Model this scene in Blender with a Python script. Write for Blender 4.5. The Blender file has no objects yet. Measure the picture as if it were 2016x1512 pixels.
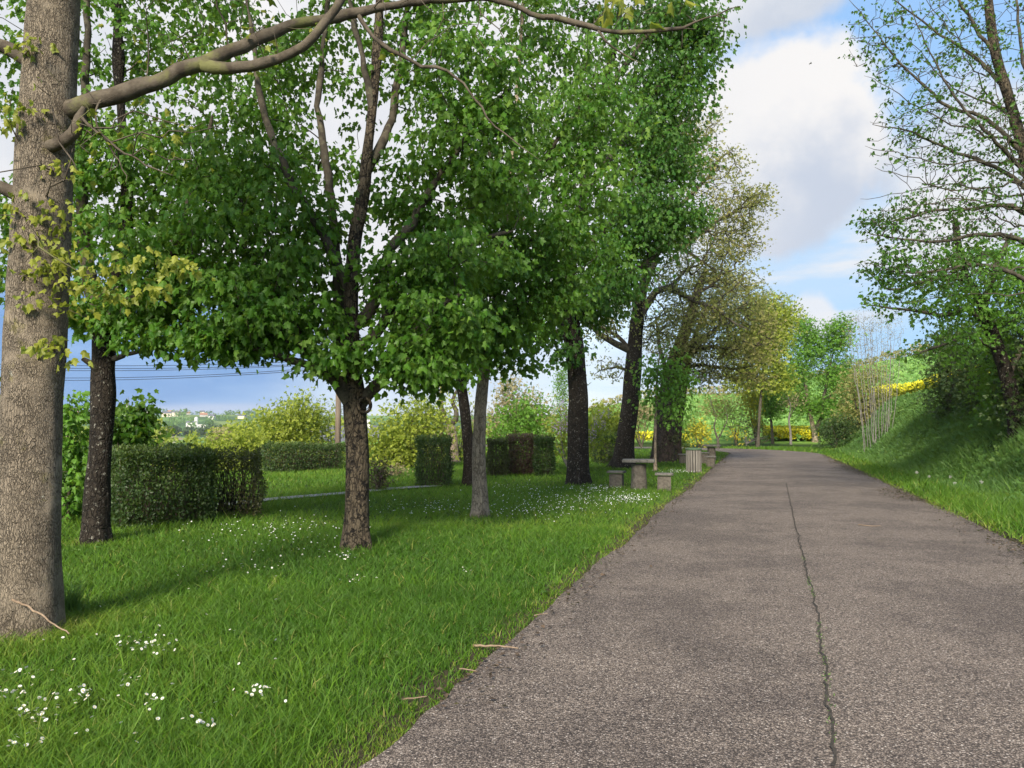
import bpy, math
import numpy as np
from mathutils import Vector

rng = np.random.default_rng(11)
SC = bpy.context.scene
COL = SC.collection

# ------------------------------------------------------------------ camera
F, CX, CY, CAMH = 1514.0, 1008.0, 756.0, 1.6
PITCH = math.atan(84.0 / F)
CP, SP = math.cos(PITCH), math.sin(PITCH)
cam = bpy.data.cameras.new('camera')
cam.sensor_width = 36.0
cam.lens = F / 2016.0 * 36.0
cam.clip_start, cam.clip_end = 0.05, 9000.0
camo = bpy.data.objects.new('camera', cam)
COL.objects.link(camo)
camo.location = (0, 0, CAMH)
camo.rotation_euler = (math.radians(90) + PITCH, 0, 0)
SC.camera = camo

# ------------------------------------------------------------------ exposure, sky and sun
SC.view_settings.view_transform = 'Standard'
SC.view_settings.look = 'None'
SC.view_settings.exposure = 1.80
SC.view_settings.gamma = 1.0
SC.cycles.max_bounces = 6
SC.cycles.diffuse_bounces = 3
SC.cycles.glossy_bounces = 2
SC.cycles.transmission_bounces = 4
SC.cycles.transparent_max_bounces = 4
SC.cycles.use_denoising = True
SC.cycles.caustics_reflective = False
SC.cycles.caustics_refractive = False
SC.cycles.sample_clamp_indirect = 6.0

SUN_AZ, SUN_EL = math.radians(193), math.radians(33)      # clockwise from +Y
sun_vec = Vector((math.sin(SUN_AZ) * math.cos(SUN_EL), math.cos(SUN_AZ) * math.cos(SUN_EL), math.sin(SUN_EL)))
sl = bpy.data.lights.new('sun', 'SUN')
sl.energy = 2.2
sl.angle = math.radians(15)
sl.color = (1.0, 0.90, 0.74)
slo = bpy.data.objects.new('sun', sl)
COL.objects.link(slo)
slo.rotation_euler = (-sun_vec).to_track_quat('-Z', 'Y').to_euler()


class NT:
    """tiny helper for node trees"""
    def __init__(self, tree):
        self.t = tree
        tree.nodes.clear()

    def n(self, typ, ins=None, **props):
        nd = self.t.nodes.new(typ)
        for k, v in props.items():
            setattr(nd, k, v)
        for k, v in (ins or {}).items():
            s = nd.inputs[k]
            if hasattr(v, 'is_linked') or hasattr(v, 'links'):
                self.t.links.new(v, s)
            else:
                if isinstance(v, (tuple, list)) and len(v) == 3 and s.type == 'RGBA':
                    v = (*v, 1)
                s.default_value = v
        return nd

    def m(self, op, a, b=0.0, c=0.0, clamp=False):
        nd = self.n('ShaderNodeMath', operation=op, use_clamp=clamp)
        for i, v in enumerate((a, b, c)):
            if hasattr(v, 'links'):
                self.t.links.new(v, nd.inputs[i])
            else:
                nd.inputs[i].default_value = v
        return nd.outputs[0]

    def dot(self, v, c):
        nd = self.n('ShaderNodeVectorMath', {0: v, 1: tuple(c)}, operation='DOT_PRODUCT')
        return nd.outputs['Value']

    def mix(self, fac, a, b, blend='MIX'):
        nd = self.n('ShaderNodeMix', data_type='RGBA', blend_type=blend)
        for s, v in ((nd.inputs[0], fac), (nd.inputs[6], a), (nd.inputs[7], b)):
            if hasattr(v, 'links'):
                self.t.links.new(v, s)
            else:
                s.default_value = (*v, 1) if isinstance(v, (tuple, list)) and len(v) == 3 else v
        return nd.outputs[2]

    def noise(self, vec, scale, detail=3.0, rough=0.55, out=0):
        nd = self.n('ShaderNodeTexNoise', {'Vector': vec, 'Scale': scale, 'Detail': detail, 'Roughness': rough})
        return nd.outputs[out]

    def ss(self, x, lo, hi):
        nd = self.n('ShaderNodeMapRange', {'Value': x, 'From Min': lo, 'From Max': hi}, interpolation_type='SMOOTHSTEP')
        return nd.outputs[0]

    def ramp(self, x, stops):
        nd = self.n('ShaderNodeValToRGB', {'Fac': x})
        r = nd.color_ramp
        while len(r.elements) > 1:
            r.elements.remove(r.elements[-1])
        r.elements[0].position = stops[0][0]
        r.elements[0].color = (*stops[0][1], 1)
        for p, c in stops[1:]:
            e = r.elements.new(p)
            e.color = (*c, 1)
        return nd.outputs[0]


def ray(px, py):
    """world direction through a pixel of the photograph (2016 wide)"""
    x, u = (px - CX) / F, (CY - py) / F
    return np.array((x, CP - u * SP, SP + u * CP))


def at(px, py, Y):
    d = ray(px, py)
    return np.array((0, 0, CAMH)) + d * (Y / d[1])


def gp(px, py, z=0.0):
    d = ray(px, py)
    k = (z - CAMH) / d[2]
    return np.array((d[0] * k, d[1] * k, z))


world = bpy.data.worlds.new('World')
SC.world = world
world.use_nodes = True
W = NT(world.node_tree)
sky = W.n('ShaderNodeTexSky', sky_type='NISHITA', sun_disc=False, sun_elevation=SUN_EL, sun_rotation=SUN_AZ,
          altitude=100.0, air_density=1.0, dust_density=0.6, ozone_density=1.6)
SKY_S = 0.09
D = W.n('ShaderNodeTexCoord').outputs['Generated']
nz1 = W.noise(D, 4.5, 7.0, 0.56)
nz2 = W.noise(D, 13.0, 5.0, 0.6)
stretch = W.n('ShaderNodeMapping', {'Vector': D, 'Scale': (1.0, 1.0, 5.0)}).outputs[0]
nz3 = W.noise(stretch, 5.0, 5.0, 0.55)


def blob(px, py, rx, ry, soft=0.25, amp=1.2, nz=None, nzc=0.5):
    """a cloud patch round a direction of the sky; 1 inside, 0 outside, ragged by noise"""
    c = ray(px, py); c = c / np.linalg.norm(c)
    r = np.cross(c, (0, 0, 1.0)); r /= np.linalg.norm(r)
    u = np.cross(r, c)
    k = 1.0 + ((px - CX) / F) ** 2 + ((CY - py) / F) ** 2
    a = W.m('DIVIDE', W.dot(D, r), rx / F / math.sqrt(k))
    b = W.m('DIVIDE', W.dot(D, u), ry / F / math.sqrt(k))
    q = W.m('SQRT', W.m('ADD', W.m('MULTIPLY', a, a), W.m('MULTIPLY', b, b)))
    q = W.m('SUBTRACT', 1.0, q)
    q = W.m('ADD', q, W.m('MULTIPLY', W.m('SUBTRACT', nz if nz is not None else nz1, nzc), amp))
    f = W.ss(q, -soft, soft)
    front = W.m('GREATER_THAN', W.dot(D, c), 0.0)
    return W.m('MULTIPLY', f, front), b


CL = 0.262         # radiance of a bright cloud
skyc = W.n('ShaderNodeVectorMath', {0: sky.outputs[0], 1: (SKY_S, SKY_S, SKY_S)}, operation='MULTIPLY').outputs[0]
white = W.mix(W.ss(nz1, 0.32, 0.68), (CL * .74, CL * .79, CL * .88), (CL * 1.03, CL * 1.02, CL * 1.02))
soft_grey = W.mix(W.ss(nz1, 0.35, 0.65), (CL * .60, CL * .68, CL * .82), (CL * .76, CL * .81, CL * .90))
# scattered fair weather cloud all round, so that the unseen half of the sky lights the place too
cover = W.m('MULTIPLY', W.ss(nz1, 0.47, 0.62), W.ss(W.dot(D, (0, 0, 1)), 0.02, 0.25))
c = W.mix(cover, skyc, white)
clear, _ = blob(1800, 330, 620, 620, 0.3, 0.6)                 # the blue part of the sky on the right
blue = W.mix(W.ss(W.dot(D, (0, 0, 1)), 0.05, 0.65), (CL * .52, CL * .82, CL * 1.15), (CL * .33, CL * .60, CL * 1.06))
c = W.mix(clear, c, blue)
wisps = W.m('MULTIPLY', W.ss(nz3, 0.40, 0.62), 0.75)
ws, _ = blob(1620, 500, 330, 130, 0.35, 0.6, nz3)
c = W.mix(W.m('MULTIPLY', ws, W.m('ADD', 0.25, wisps)), c, (CL * .92, CL * .96, CL * 1.02))
rw, _ = blob(1930, 330, 150, 170, 0.3, 1.6)
c = W.mix(W.m('MULTIPLY', rw, 0.85), c, white)
cu, cb = blob(1535, 275, 225, 190, 0.13, 1.7)
cuc = W.mix(W.ss(W.m('ADD', cb, W.m('MULTIPLY', W.m('SUBTRACT', nz2, .5), 1.6)), -0.65, 0.35),
            (CL * .66, CL * .73, CL * .86), (CL * 1.05, CL * 1.03, CL * 1.02))
c = W.mix(cu, c, cuc)
cs, _ = blob(1603, 622, 40, 44, 0.30, 1.6, nz2)
c = W.mix(W.m('MULTIPLY', cs, 0.85), c, (CL * .97, CL * .98, CL * 1.02))
tg, _ = blob(1440, -60, 240, 140, 0.14, 1.3)
c = W.mix(tg, c, soft_grey)
ov, _ = blob(420, 150, 950, 740, 0.22, 0.5)                     # bright veil on the left
c = W.mix(ov, c, W.mix(W.ss(nz1, .35, .65), (CL * .86, CL * .89, CL * .95), (CL * 1.06, CL * 1.04, CL * 1.04)))
st, _ = blob(150, 735, 560, 215, 0.38, 0.35)                    # slate blue rain cloud low on the left
c = W.mix(st, c, W.mix(W.ss(nz3, .35, .65), (CL * .24, CL * .45, CL * .84), (CL * .36, CL * .58, CL * .95)))
hz, _ = blob(1060, 770, 420, 120, 0.4, 0.3)
c = W.mix(W.m('MULTIPLY', hz, 0.85), c, W.mix(W.ss(nz3, .35, .65), (CL * .60, CL * .74, CL * .98), (CL * .80, CL * .88, CL * 1.0)))
sb, _ = blob(470, 812, 210, 16, 0.5, 0.7, nz3)
c = W.mix(W.m('MULTIPLY', sb, 0.7), c, (CL * .66, CL * .74, CL * .94))
bg = W.n('ShaderNodeBackground', {'Color': c, 'Strength': 1.0})
wo = W.n('ShaderNodeOutputWorld', {'Surface': bg.outputs[0]})

# ------------------------------------------------------------------ small numeric helpers
def sm(a, b, x):
    t = np.clip((np.asarray(x, float) - a) / (b - a), 0, 1)
    return t * t * (3 - 2 * t)


def _h(ix, iy, iz):
    n = (ix * 374761393 + iy * 668265263 + iz * 1442695041) & 0x7fffffff
    n = ((n ^ (n >> 13)) * 1274126177) & 0x7fffffff
    return ((n ^ (n >> 16)) & 0xffff) / 65535.0


def vnoise(P):
    P = np.asarray(P, float)
    i = np.floor(P).astype(np.int64)
    f = P - i
    f = f * f * (3 - 2 * f)
    r = 0
    for dx in (0, 1):
        for dy in (0, 1):
            for dz in (0, 1):
                w = (f[:, 0] if dx else 1 - f[:, 0]) * (f[:, 1] if dy else 1 - f[:, 1]) * (f[:, 2] if dz else 1 - f[:, 2])
                r = r + w * _h(i[:, 0] + dx, i[:, 1] + dy, i[:, 2] + dz)
    return r


def vn2(x, y, s):
    x = np.atleast_1d(np.asarray(x, float)); y = np.atleast_1d(np.asarray(y, float))
    return vnoise(np.stack([x * s, y * s, np.full_like(x, 3.7)], 1))


def unit(v):
    v = np.asarray(v, float)
    return v / np.maximum(np.linalg.norm(v, axis=-1, keepdims=True), 1e-9)


# ------------------------------------------------------------------ linking and tagging
def tag(o, label=None, cat=None, group=None, kind=None):
    if label: o['label'] = label
    if cat: o['category'] = cat
    if group: o['group'] = group
    if kind: o['kind'] = kind
    return o


def empty(name, loc, rz=0.0):
    o = bpy.data.objects.new(name, None)
    o.empty_display_size = 0.2
    COL.objects.link(o)
    o.location = tuple(loc)
    o.rotation_euler = (0, 0, rz)
    return o


def link(name, me, parent=None):
    o = bpy.data.objects.new(name, me)
    COL.objects.link(o)
    if parent is not None:
        o.parent = parent
    return o


def mesh_np(name, V, faces, mats, parent=None, rnd=None, smooth=False, mat_idx=None, col=None):
    """faces: list of (m,k) integer arrays; one mesh object"""
    me = bpy.data.meshes.new(name)
    V = np.ascontiguousarray(V, np.float32)
    me.vertices.add(len(V))
    me.vertices.foreach_set('co', V.ravel())
    faces = [np.asarray(f, np.int32) for f in faces if len(f)]
    nl = sum(f.size for f in faces)
    npoly = sum(len(f) for f in faces)
    me.loops.add(nl)
    me.polygons.add(npoly)
    me.loops.foreach_set('vertex_index', np.concatenate([f.ravel() for f in faces]))
    tot = np.concatenate([np.full(len(f), f.shape[1], np.int32) for f in faces])
    st = np.concatenate([[0], np.cumsum(tot)[:-1]]).astype(np.int32)
    me.polygons.foreach_set('loop_start', st)
    if mat_idx is not None:
        me.polygons.foreach_set('material_index', np.asarray(mat_idx, np.int32))
    if smooth:
        me.polygons.foreach_set('use_smooth', np.ones(npoly, bool))
    else:
        me.polygons.foreach_set('use_smooth', np.zeros(npoly, bool))
    if rnd is not None:
        a = me.attributes.new('rnd', 'FLOAT', 'POINT')
        a.data.foreach_set('value', np.ascontiguousarray(rnd, np.float32))
    if col is not None:
        a = me.attributes.new('land', 'FLOAT_COLOR', 'POINT')
        a.data.foreach_set('color', np.ascontiguousarray(np.c_[col, np.ones(len(col))], np.float32).ravel())
    for m in (mats if isinstance(mats, (list, tuple)) else [mats]):
        me.materials.append(m)
    me.update()
    me.validate()
    return link(name, me, parent)


class MB:
    """collects simple solids into one mesh"""
    def __init__(self):
        self.V, self.Fs, self.n = [], {}, 0

    def add(self, V, F):
        for f in F:
            self.Fs.setdefault(len(f), []).append([i + self.n for i in f])
        self.V.append(np.asarray(V, float)); self.n += len(V)

    def box(self, c, s, rz=0.0, taper=1.0, bev=0.0):
        c = np.asarray(c, float); hx, hy, hz = np.asarray(s, float) / 2
        b = min(bev, hx * .4, hy * .4, hz * .4)
        rings = [(-hz, b, taper), (-hz + b, 0, taper), (hz - b, 0, 1.0), (hz, b, 1.0)] if b > 0 else [(-hz, 0, taper), (hz, 0, 1.0)]
        V, Fc = [], []
        for z, ins, tp in rings:
            x, y = hx * tp - ins, hy * tp - ins
            cc = b if b > 0 else 0
            for sx, sy in ((-1, -1), (1, -1), (1, 1), (-1, 1)):
                V.append((sx * x, sy * y, z))
        for k in range(len(rings) - 1):
            for j in range(4):
                Fc.append((4 * k + j, 4 * k + (j + 1) % 4, 4 * k + 4 + (j + 1) % 4, 4 * k + 4 + j))
        Fc.append((3, 2, 1, 0)); m = 4 * (len(rings) - 1)
        Fc.append((m, m + 1, m + 2, m + 3))
        V = np.array(V); ca, sa = math.cos(rz), math.sin(rz)
        V = np.stack([V[:, 0] * ca - V[:, 1] * sa, V[:, 0] * sa + V[:, 1] * ca, V[:, 2]], 1) + c
        self.add(V, Fc)

    def rev(self, c, prof, n=24, wob=0.0):
        """lathe: prof = [(r, z)...]"""
        th = np.arange(n) * 2 * math.pi / n
        V, Fc = [], []
        for r, z in prof:
            rr = r * (1 + wob * np.sin(th * 3 + z * 9))
            V += list(zip(c[0] + rr * np.cos(th), c[1] + rr * np.sin(th), np.full(n, c[2] + z)))
        for k in range(len(prof) - 1):
            for j in range(n):
                Fc.append((k * n + j, k * n + (j + 1) % n, k * n + n + (j + 1) % n, k * n + n + j))
        Fc.append(tuple(range(n))[::-1]); m = n * (len(prof) - 1)
        Fc.append(tuple(range(m, m + n)))
        self.add(V, Fc)

    def tube(self, P, R, sides=6):
        V, Fq = tube(np.asarray(P, float), np.asarray(R, float) * np.ones(len(P)), sides)
        self.add(V, [tuple(f) for f in Fq])

    def build(self, name, mats, parent=None, smooth=False):
        V = np.concatenate(self.V)
        if parent is not None:
            V = V - np.asarray(parent.location)[None]
        return mesh_np(name, V, [np.array(v) for v in self.Fs.values()], mats, parent, smooth=smooth)


def tube(P, R, sides, ref=None):
    T = unit(np.gradient(P, axis=0))
    if ref is None:
        m = unit(P[-1] - P[0])
        ref = np.eye(3)[np.argmin(np.abs(m))]
    U = unit(np.cross(T, ref))
    B = np.cross(T, U)
    th = np.arange(sides) * 2 * math.pi / sides
    V = P[:, None, :] + R[:, None, None] * (np.cos(th)[None, :, None] * U[:, None, :] + np.sin(th)[None, :, None] * B[:, None, :])
    k = len(P)
    i = np.arange(k - 1)[:, None] * sides
    j = np.arange(sides)[None]
    j2 = (j + 1) % sides
    Fq = np.stack([i + j, i + j2, i + sides + j2, i + sides + j], -1).reshape(-1, 4)
    return V.reshape(-1, 3), Fq
# ------------------------------------------------------------------ materials
def new_mat(name):
    m = bpy.data.materials.new(name)
    m.use_nodes = True
    return m, NT(m.node_tree)


def leaf_mat(name, cols, trans=0.35, tcol=None, rough=0.5, spec=0.35):
    m, t = new_mat(name)
    a = t.n('ShaderNodeAttribute', attribute_name='rnd').outputs['Fac']
    k = len(cols) - 1
    base = t.ramp(a, [(i / k, c) for i, c in enumerate(cols)])
    geo = t.n('ShaderNodeNewGeometry')
    under = t.mix(0.25, base, (0.15, 0.22, 0.08))
    base2 = t.mix(geo.outputs['Backfacing'], base, under)
    p = t.n('ShaderNodeBsdfPrincipled', {'Base Color': base2, 'Roughness': rough, 'Specular IOR Level': spec})
    tc = t.mix(0.5, base, tcol) if tcol else t.mix(0.6, base, (0.24, 0.34, 0.03))
    tr = t.n('ShaderNodeBsdfTranslucent', {'Color': tc})
    mx = t.n('ShaderNodeMixShader', {0: trans, 1: p.outputs[0], 2: tr.outputs[0]})
    t.n('ShaderNodeOutputMaterial', {'Surface': mx.outputs[0]})
    return m


def plain_mat(name, c1, c2, scale=8.0, rough=0.8, bump=0.3, bscale=40.0, c3=None, patch=2.0, zstretch=1.0):
    m, t = new_mat(name)
    o = t.n('ShaderNodeTexCoord').outputs['Object']
    o = t.n('ShaderNodeMapping', {'Vector': o, 'Scale': (1, 1, zstretch)}).outputs[0]
    n = t.noise(o, scale, 6.0, 0.65)
    c = t.mix(t.ss(n, 0.32, 0.68), c1, c2)
    if c3:
        c = t.mix(t.ss(t.noise(o, patch, 4.0, 0.7), 0.52, 0.66), c, c3)
    b = t.n('ShaderNodeBump', {'Strength': bump, 'Distance': 0.02, 'Height': t.noise(o, bscale, 6.0, 0.7)})
    p = t.n('ShaderNodeBsdfPrincipled', {'Base Color': c, 'Roughness': rough, 'Normal': b.outputs[0], 'Specular IOR Level': 0.3})
    t.n('ShaderNodeOutputMaterial', {'Surface': p.outputs[0]})
    return m


def bark_mat(name, light, dark, crack=0.5, fis=26.0, zs=0.28, lichen=None, lamt=0.55, lsc=9.0, moss=None, mamt=0.6, bump=0.9):
    """fissured bark: long voronoi cracks, blotches, round lichens, moss"""
    m, t = new_mat(name)
    o = t.n('ShaderNodeTexCoord').outputs['Object']
    wob = t.n('ShaderNodeVectorMath', {0: o, 1: t.n('ShaderNodeVectorMath', {0: t.noise(o, 9.0, 3.0, .6, out=1), 1: (.06, .06, .06)}, operation='MULTIPLY').outputs[0]}, operation='ADD').outputs[0]
    sv = t.n('ShaderNodeMapping', {'Vector': wob, 'Scale': (1, 1, zs)}).outputs[0]
    v = t.n('ShaderNodeTexVoronoi', {'Vector': sv, 'Scale': fis}, feature='DISTANCE_TO_EDGE').outputs[0]
    fine = t.noise(sv, fis * 2.2, 5.0, 0.65)
    cr = t.m('MULTIPLY', t.ss(v, 0.14, 0.0), t.ss(t.noise(o, 7.0, 3.0), 0.30, 0.6))
    sv2 = t.n('ShaderNodeMapping', {'Vector': wob, 'Scale': (1, 1, zs * .6)}).outputs[0]
    v2 = t.n('ShaderNodeTexVoronoi', {'Vector': sv2, 'Scale': fis * .42}, feature='DISTANCE_TO_EDGE').outputs[0]
    cr = t.m('MAXIMUM', cr, t.m('MULTIPLY', t.ss(v2, 0.085, 0.0), t.ss(t.noise(o, 4.0, 4.0), 0.36, 0.56)))
    big = t.ss(t.noise(o, 3.2, 5.0, 0.65), 0.3, 0.7)
    c = t.mix(big, light, tuple(.62 * a + .38 * b for a, b in zip(light, dark)))
    c = t.mix(t.ss(fine, 0.5, 0.75), c, tuple(min(1, a * 1.3) for a in light))
    if lichen:
        lf = t.ss(t.noise(o, lsc, 4.0, 0.75), lamt, lamt + .06)
        c = t.mix(lf, c, lichen)
    if moss:
        mf = t.ss(t.noise(o, 2.3, 6.0, 0.75), mamt, mamt + .12)
        c = t.mix(t.m('MULTIPLY', mf, 0.75), c, moss)
    c = t.mix(t.m('MULTIPLY', cr, crack), c, dark)
    hgt = t.m('SUBTRACT', t.m('MULTIPLY', fine, 0.6), cr)
    b = t.n('ShaderNodeBump', {'Strength': bump, 'Distance': 0.02, 'Height': hgt})
    p = t.n('ShaderNodeBsdfPrincipled', {'Base Color': c, 'Roughness': 0.9, 'Normal': b.outputs[0], 'Specular IOR Level': 0.2})
    t.n('ShaderNodeOutputMaterial', {'Surface': p.outputs[0]})
    return m


# ------------------------------------------------------------------ lie of the land
DS, DT = np.array((.309, .951)), np.array((.951, -.309))     # along the road / to its right
T0, HALF = 0.72, 2.56


def st(x, y):
    return .309 * x + .951 * y, .951 * x - .309 * y


def xy(s, t):
    return s * DS[0] + t * DT[0], s * DS[1] + t * DT[1]


RC = [(-14.0, T0), (47.5, T0)]                                 # centreline in (s, t): straight, then a left-hand bend
for k in range(1, 13):
    a = math.radians(82) * k / 12
    RC.append((47.5 + 11.0 * math.sin(a), T0 - 11.0 * (1 - math.cos(a))))
RC.append((RC[-1][0] + 22 * math.cos(math.radians(82)), RC[-1][1] - 22 * math.sin(math.radians(82))))
RC = np.array(RC)


def road_off(x, y):
    """distance from the road's centreline, signed positive to the right of travel"""
    s, t = st(np.asarray(x, float), np.asarray(y, float))
    best = np.full(s.shape, 1e9); sgn = np.ones(s.shape)
    for a, b in zip(RC[:-1], RC[1:]):
        d = b - a; L2 = d @ d
        k = np.clip(((s - a[0]) * d[0] + (t - a[1]) * d[1]) / L2, 0, 1)
        ex, ey = s - (a[0] + k * d[0]), t - (a[1] + k * d[1])
        q = np.hypot(ex, ey)
        up = q < best
        best = np.where(up, q, best)
        sgn = np.where(up, np.sign(d[0] * ey - d[1] * ex + 1e-12), sgn)
    return best * sgn


def edge_wave(s, side):
    return 0.10 * (vn2(s, np.full_like(s, 9.0 + side), 0.9) - .5) + 0.16 * (vn2(s, np.full_like(s, 3.0 - side), 0.23) - .5) \
        + .05 * (vn2(s, np.full_like(s, 31.0 + side), 4.0) - .5)


def H(x, y):
    x = np.atleast_1d(np.asarray(x, float)); y = np.atleast_1d(np.asarray(y, float))
    s, t = st(x, y)
    r = np.hypot(x, y)
    ro = road_off(x, y)
    q = -(t + 1.85)
    fall = (-6.0 * sm(13, 70, q) - 8.0 * sm(70, 600, q)) * (1 - .75 * sm(30, 60, s) * (1 - sm(120, 400, r)))
    ahead = 0.062 * np.clip(np.sqrt((s - 68) ** 2 + 30) * .5 + (s - 68) * .5, 0, 190)
    hill = ahead * sm(-60, -16, t + 0.05 * np.maximum(s, 0))
    bank = 3.3 * sm(4.7, 9.0, t) + .24 * np.clip(t - 9, 0, 26) + .05 * np.clip(t - 35, 0, 80)
    az = np.degrees(np.arctan2(x, y))
    far = 44 * sm(900, 2150, r) * sm(30, 5, az) - 10 * sm(2300, 3600, r)
    bumps = .05 * (vn2(x, y, .35) - .5) * sm(3, 6, np.abs(ro)) + 1.6 * (vn2(x, y, .02) - .5) * sm(90, 200, r) \
        + 9 * (vn2(x, y, .0022) - .5) * sm(700, 1500, r)
    bankb = .45 * (vn2(x, y, .6) - .5) * sm(4.8, 6.5, t) * sm(62, 50, s)
    z = fall + hill + bank + far + bumps + bankb
    edge = sm(HALF - .02, HALF + .16, np.abs(ro))
    near = 1 - sm(14, 30, r)
    return z * sm(HALF + .1, HALF + 1.6, np.abs(ro)) + edge * (.035 * near) - (1 - edge) * .05


# ground sheet: polar grid, fine close by, out to the horizon
nr, na = 330, 900
rr = np.concatenate([[0.0], np.geomspace(0.4, 4200, nr - 1)])
aa = np.arange(na) * 2 * math.pi / na
R_, A_ = np.meshgrid(rr, aa, indexing='ij')
gx, gy = (R_ * np.sin(A_)).ravel(), (R_ * np.cos(A_)).ravel()
gz = H(gx, gy)
i = np.arange(nr - 1)[:, None] * na; j = np.arange(na)[None]; j2 = (j + 1) % na
gq = np.stack([i + j, i + na + j, i + na + j2, i + j2], -1).reshape(-1, 4)
s_, t_ = st(gx, gy)
r_ = np.hypot(gx, gy)
soil = np.array((.055, .065, .02))
col = np.tile(np.array((.032, .062, .012)), (len(gx), 1))
nearroad = sm(.55, .0, np.abs(road_off(gx, gy)) - HALF)
col = col * (1 - nearroad[:, None]) + np.array((.085, .07, .045)) * nearroad[:, None]
# the crop on the hill ahead and above the bank
crop = np.clip(sm(66, 70, s_) * sm(-75, -60, t_) + sm(11.0, 13.0, t_), 0, 1) * sm(700, 500, r_) * sm(-5, 8, s_)
tram = .5 + .5 * vn2(gx, gy, .05)
cropc = np.array((.17, .30, .055))[None] * (.8 + .4 * tram[:, None])
col = col * (1 - crop[:, None]) + cropc * crop[:, None]
# patchwork of fields across the valley
fx, fy = gx * .83 + gy * .55, -gx * .55 + gy * .83
ci, cj = np.floor(fx / 210 + .6 * vn2(gx, gy, .003)).astype(int), np.floor(fy / 150 + .6 * vn2(gy, gx, .003)).astype(int)
pal = np.array([(.10, .20, .05), (.14, .26, .06), (.07, .15, .05), (.20, .27, .08), (.30, .26, .15), (.06, .13, .035), (.17, .29, .09), (.11, .22, .07)])
pick = (_h(ci, cj, np.zeros_like(ci)) * 7.99).astype(int)
farm = sm(150, 260, r_) * (1 - crop)
col = col * (1 - farm[:, None]) + pal[pick] * farm[:, None]
m, t = new_mat('ground')
o = t.n('ShaderNodeTexCoord').outputs['Object']
lc = t.n('ShaderNodeAttribute', attribute_name='land').outputs['Color']
c = t.mix(t.ss(t.noise(o, 1.3, 6.0, .7), .3, .7), lc, t.mix(1.0, lc, (.62, .66, .6), 'MULTIPLY'))
c = t.mix(t.m('MULTIPLY', t.ss(t.noise(o, 24.0, 5.0, .7), .5, .7), .35), c, (.10, .085, .045))
b = t.n('ShaderNodeBump', {'Strength': .6, 'Distance': .05, 'Height': t.noise(o, 14.0, 6.0, .7)})
p = t.n('ShaderNodeBsdfPrincipled', {'Base Color': c, 'Roughness': .95, 'Normal': b.outputs[0], 'Specular IOR Level': .1})
t.n('ShaderNodeOutputMaterial', {'Surface': p.outputs[0]})
tag(mesh_np('ground', np.c_[gx, gy, gz], [gq], m, smooth=True, col=col), kind='structure')

# ------------------------------------------------------------------ road: worn chippings on tar
m, t = new_mat('worn_chippings')
o = t.n('ShaderNodeTexCoord').outputs['Object']
v1 = t.n('ShaderNodeTexVoronoi', {'Vector': o, 'Scale': 104.0, 'Randomness': 1.0})
rv = t.n('ShaderNodeSeparateColor', {0: v1.outputs['Color']}).outputs[0]
stone = t.ramp(rv, [(0, (.045, .039, .036)), (.22, (.095, .081, .072)), (.5, (.165, .140, .120)), (.78, (.23, .197, .168)), (.96, (.33, .292, .258)), (1, (.5, .47, .43))])
gap = t.ss(v1.outputs['Distance'], .42, .72)
n_big = t.noise(o, .55, 4.0, .6)
n_mid = t.noise(o, 2.6, 5.0, .65)
c = t.mix(t.m('MULTIPLY', gap, .6), stone, (.022, .019, .018))
tone = t.mix(t.ss(t.m('ADD', n_big, t.m('MULTIPLY', t.m('SUBTRACT', n_mid, .5), .5)), .36, .62), (.86, .81, .79), (1.28, 1.21, 1.15))
c = t.mix(1.0, c, tone, 'MULTIPLY')
dirt = t.m('MULTIPLY', t.ss(t.noise(o, 5.0, 5.0, .7), .6, .72), .35)
c = t.mix(dirt, c, (.12, .09, .065))
b = t.n('ShaderNodeBump', {'Strength': .75, 'Distance': .006, 'Height': t.m('SUBTRACT', rv, t.m('MULTIPLY', gap, 1.2))})
p = t.n('ShaderNodeBsdfPrincipled', {'Base Color': c, 'Roughness': .82, 'Normal': b.outputs[0], 'Specular IOR Level': .3})
t.n('ShaderNodeOutputMaterial', {'Surface': p.outputs[0]})
M_ROAD = m


def resample(P, step):
    d = np.r_[0, np.cumsum(np.linalg.norm(np.diff(P, axis=0), axis=1))]
    k = max(2, int(d[-1] / step) + 1)
    u = np.linspace(0, d[-1], k)
    return np.stack([np.interp(u, d, P[:, a]) for a in range(P.shape[1])], 1), u


rc, ru = resample(RC, 0.12)
tg_ = unit(np.gradient(rc, axis=0))
# smooth tangent, normal to the right of travel in (s,t) space is (-dt, ds)
nrm = np.stack([-tg_[:, 1], tg_[:, 0]], 1)
lat = np.linspace(-1, 1, 9)
V = []
for k in lat:
    w = HALF + (edge_wave(ru, 1 if k > 0 else -1) if abs(k) == 1 else 0)
    off = rc + nrm * (k * w)[:, None] if np.ndim(w) else rc + nrm * (k * HALF)
    X, Y = xy(off[:, 0], off[:, 1])
    camber = .012 + .035 * (1 - k * k) * (vn2(ru, np.full_like(ru, k), .2) * .3 + .7)
    V.append(np.stack([X, Y, camber], 1))
V = np.stack(V, 1).reshape(-1, 3)
L = len(lat)
i = np.arange(len(rc) - 1)[:, None] * L; j = np.arange(L - 1)[None]
rq = np.stack([i + j, i + j + 1, i + L + j + 1, i + L + j], -1).reshape(-1, 4)
road = tag(mesh_np('road', V, [rq], M_ROAD, smooth=True), kind='structure')
Z_ROAD = .012

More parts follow.
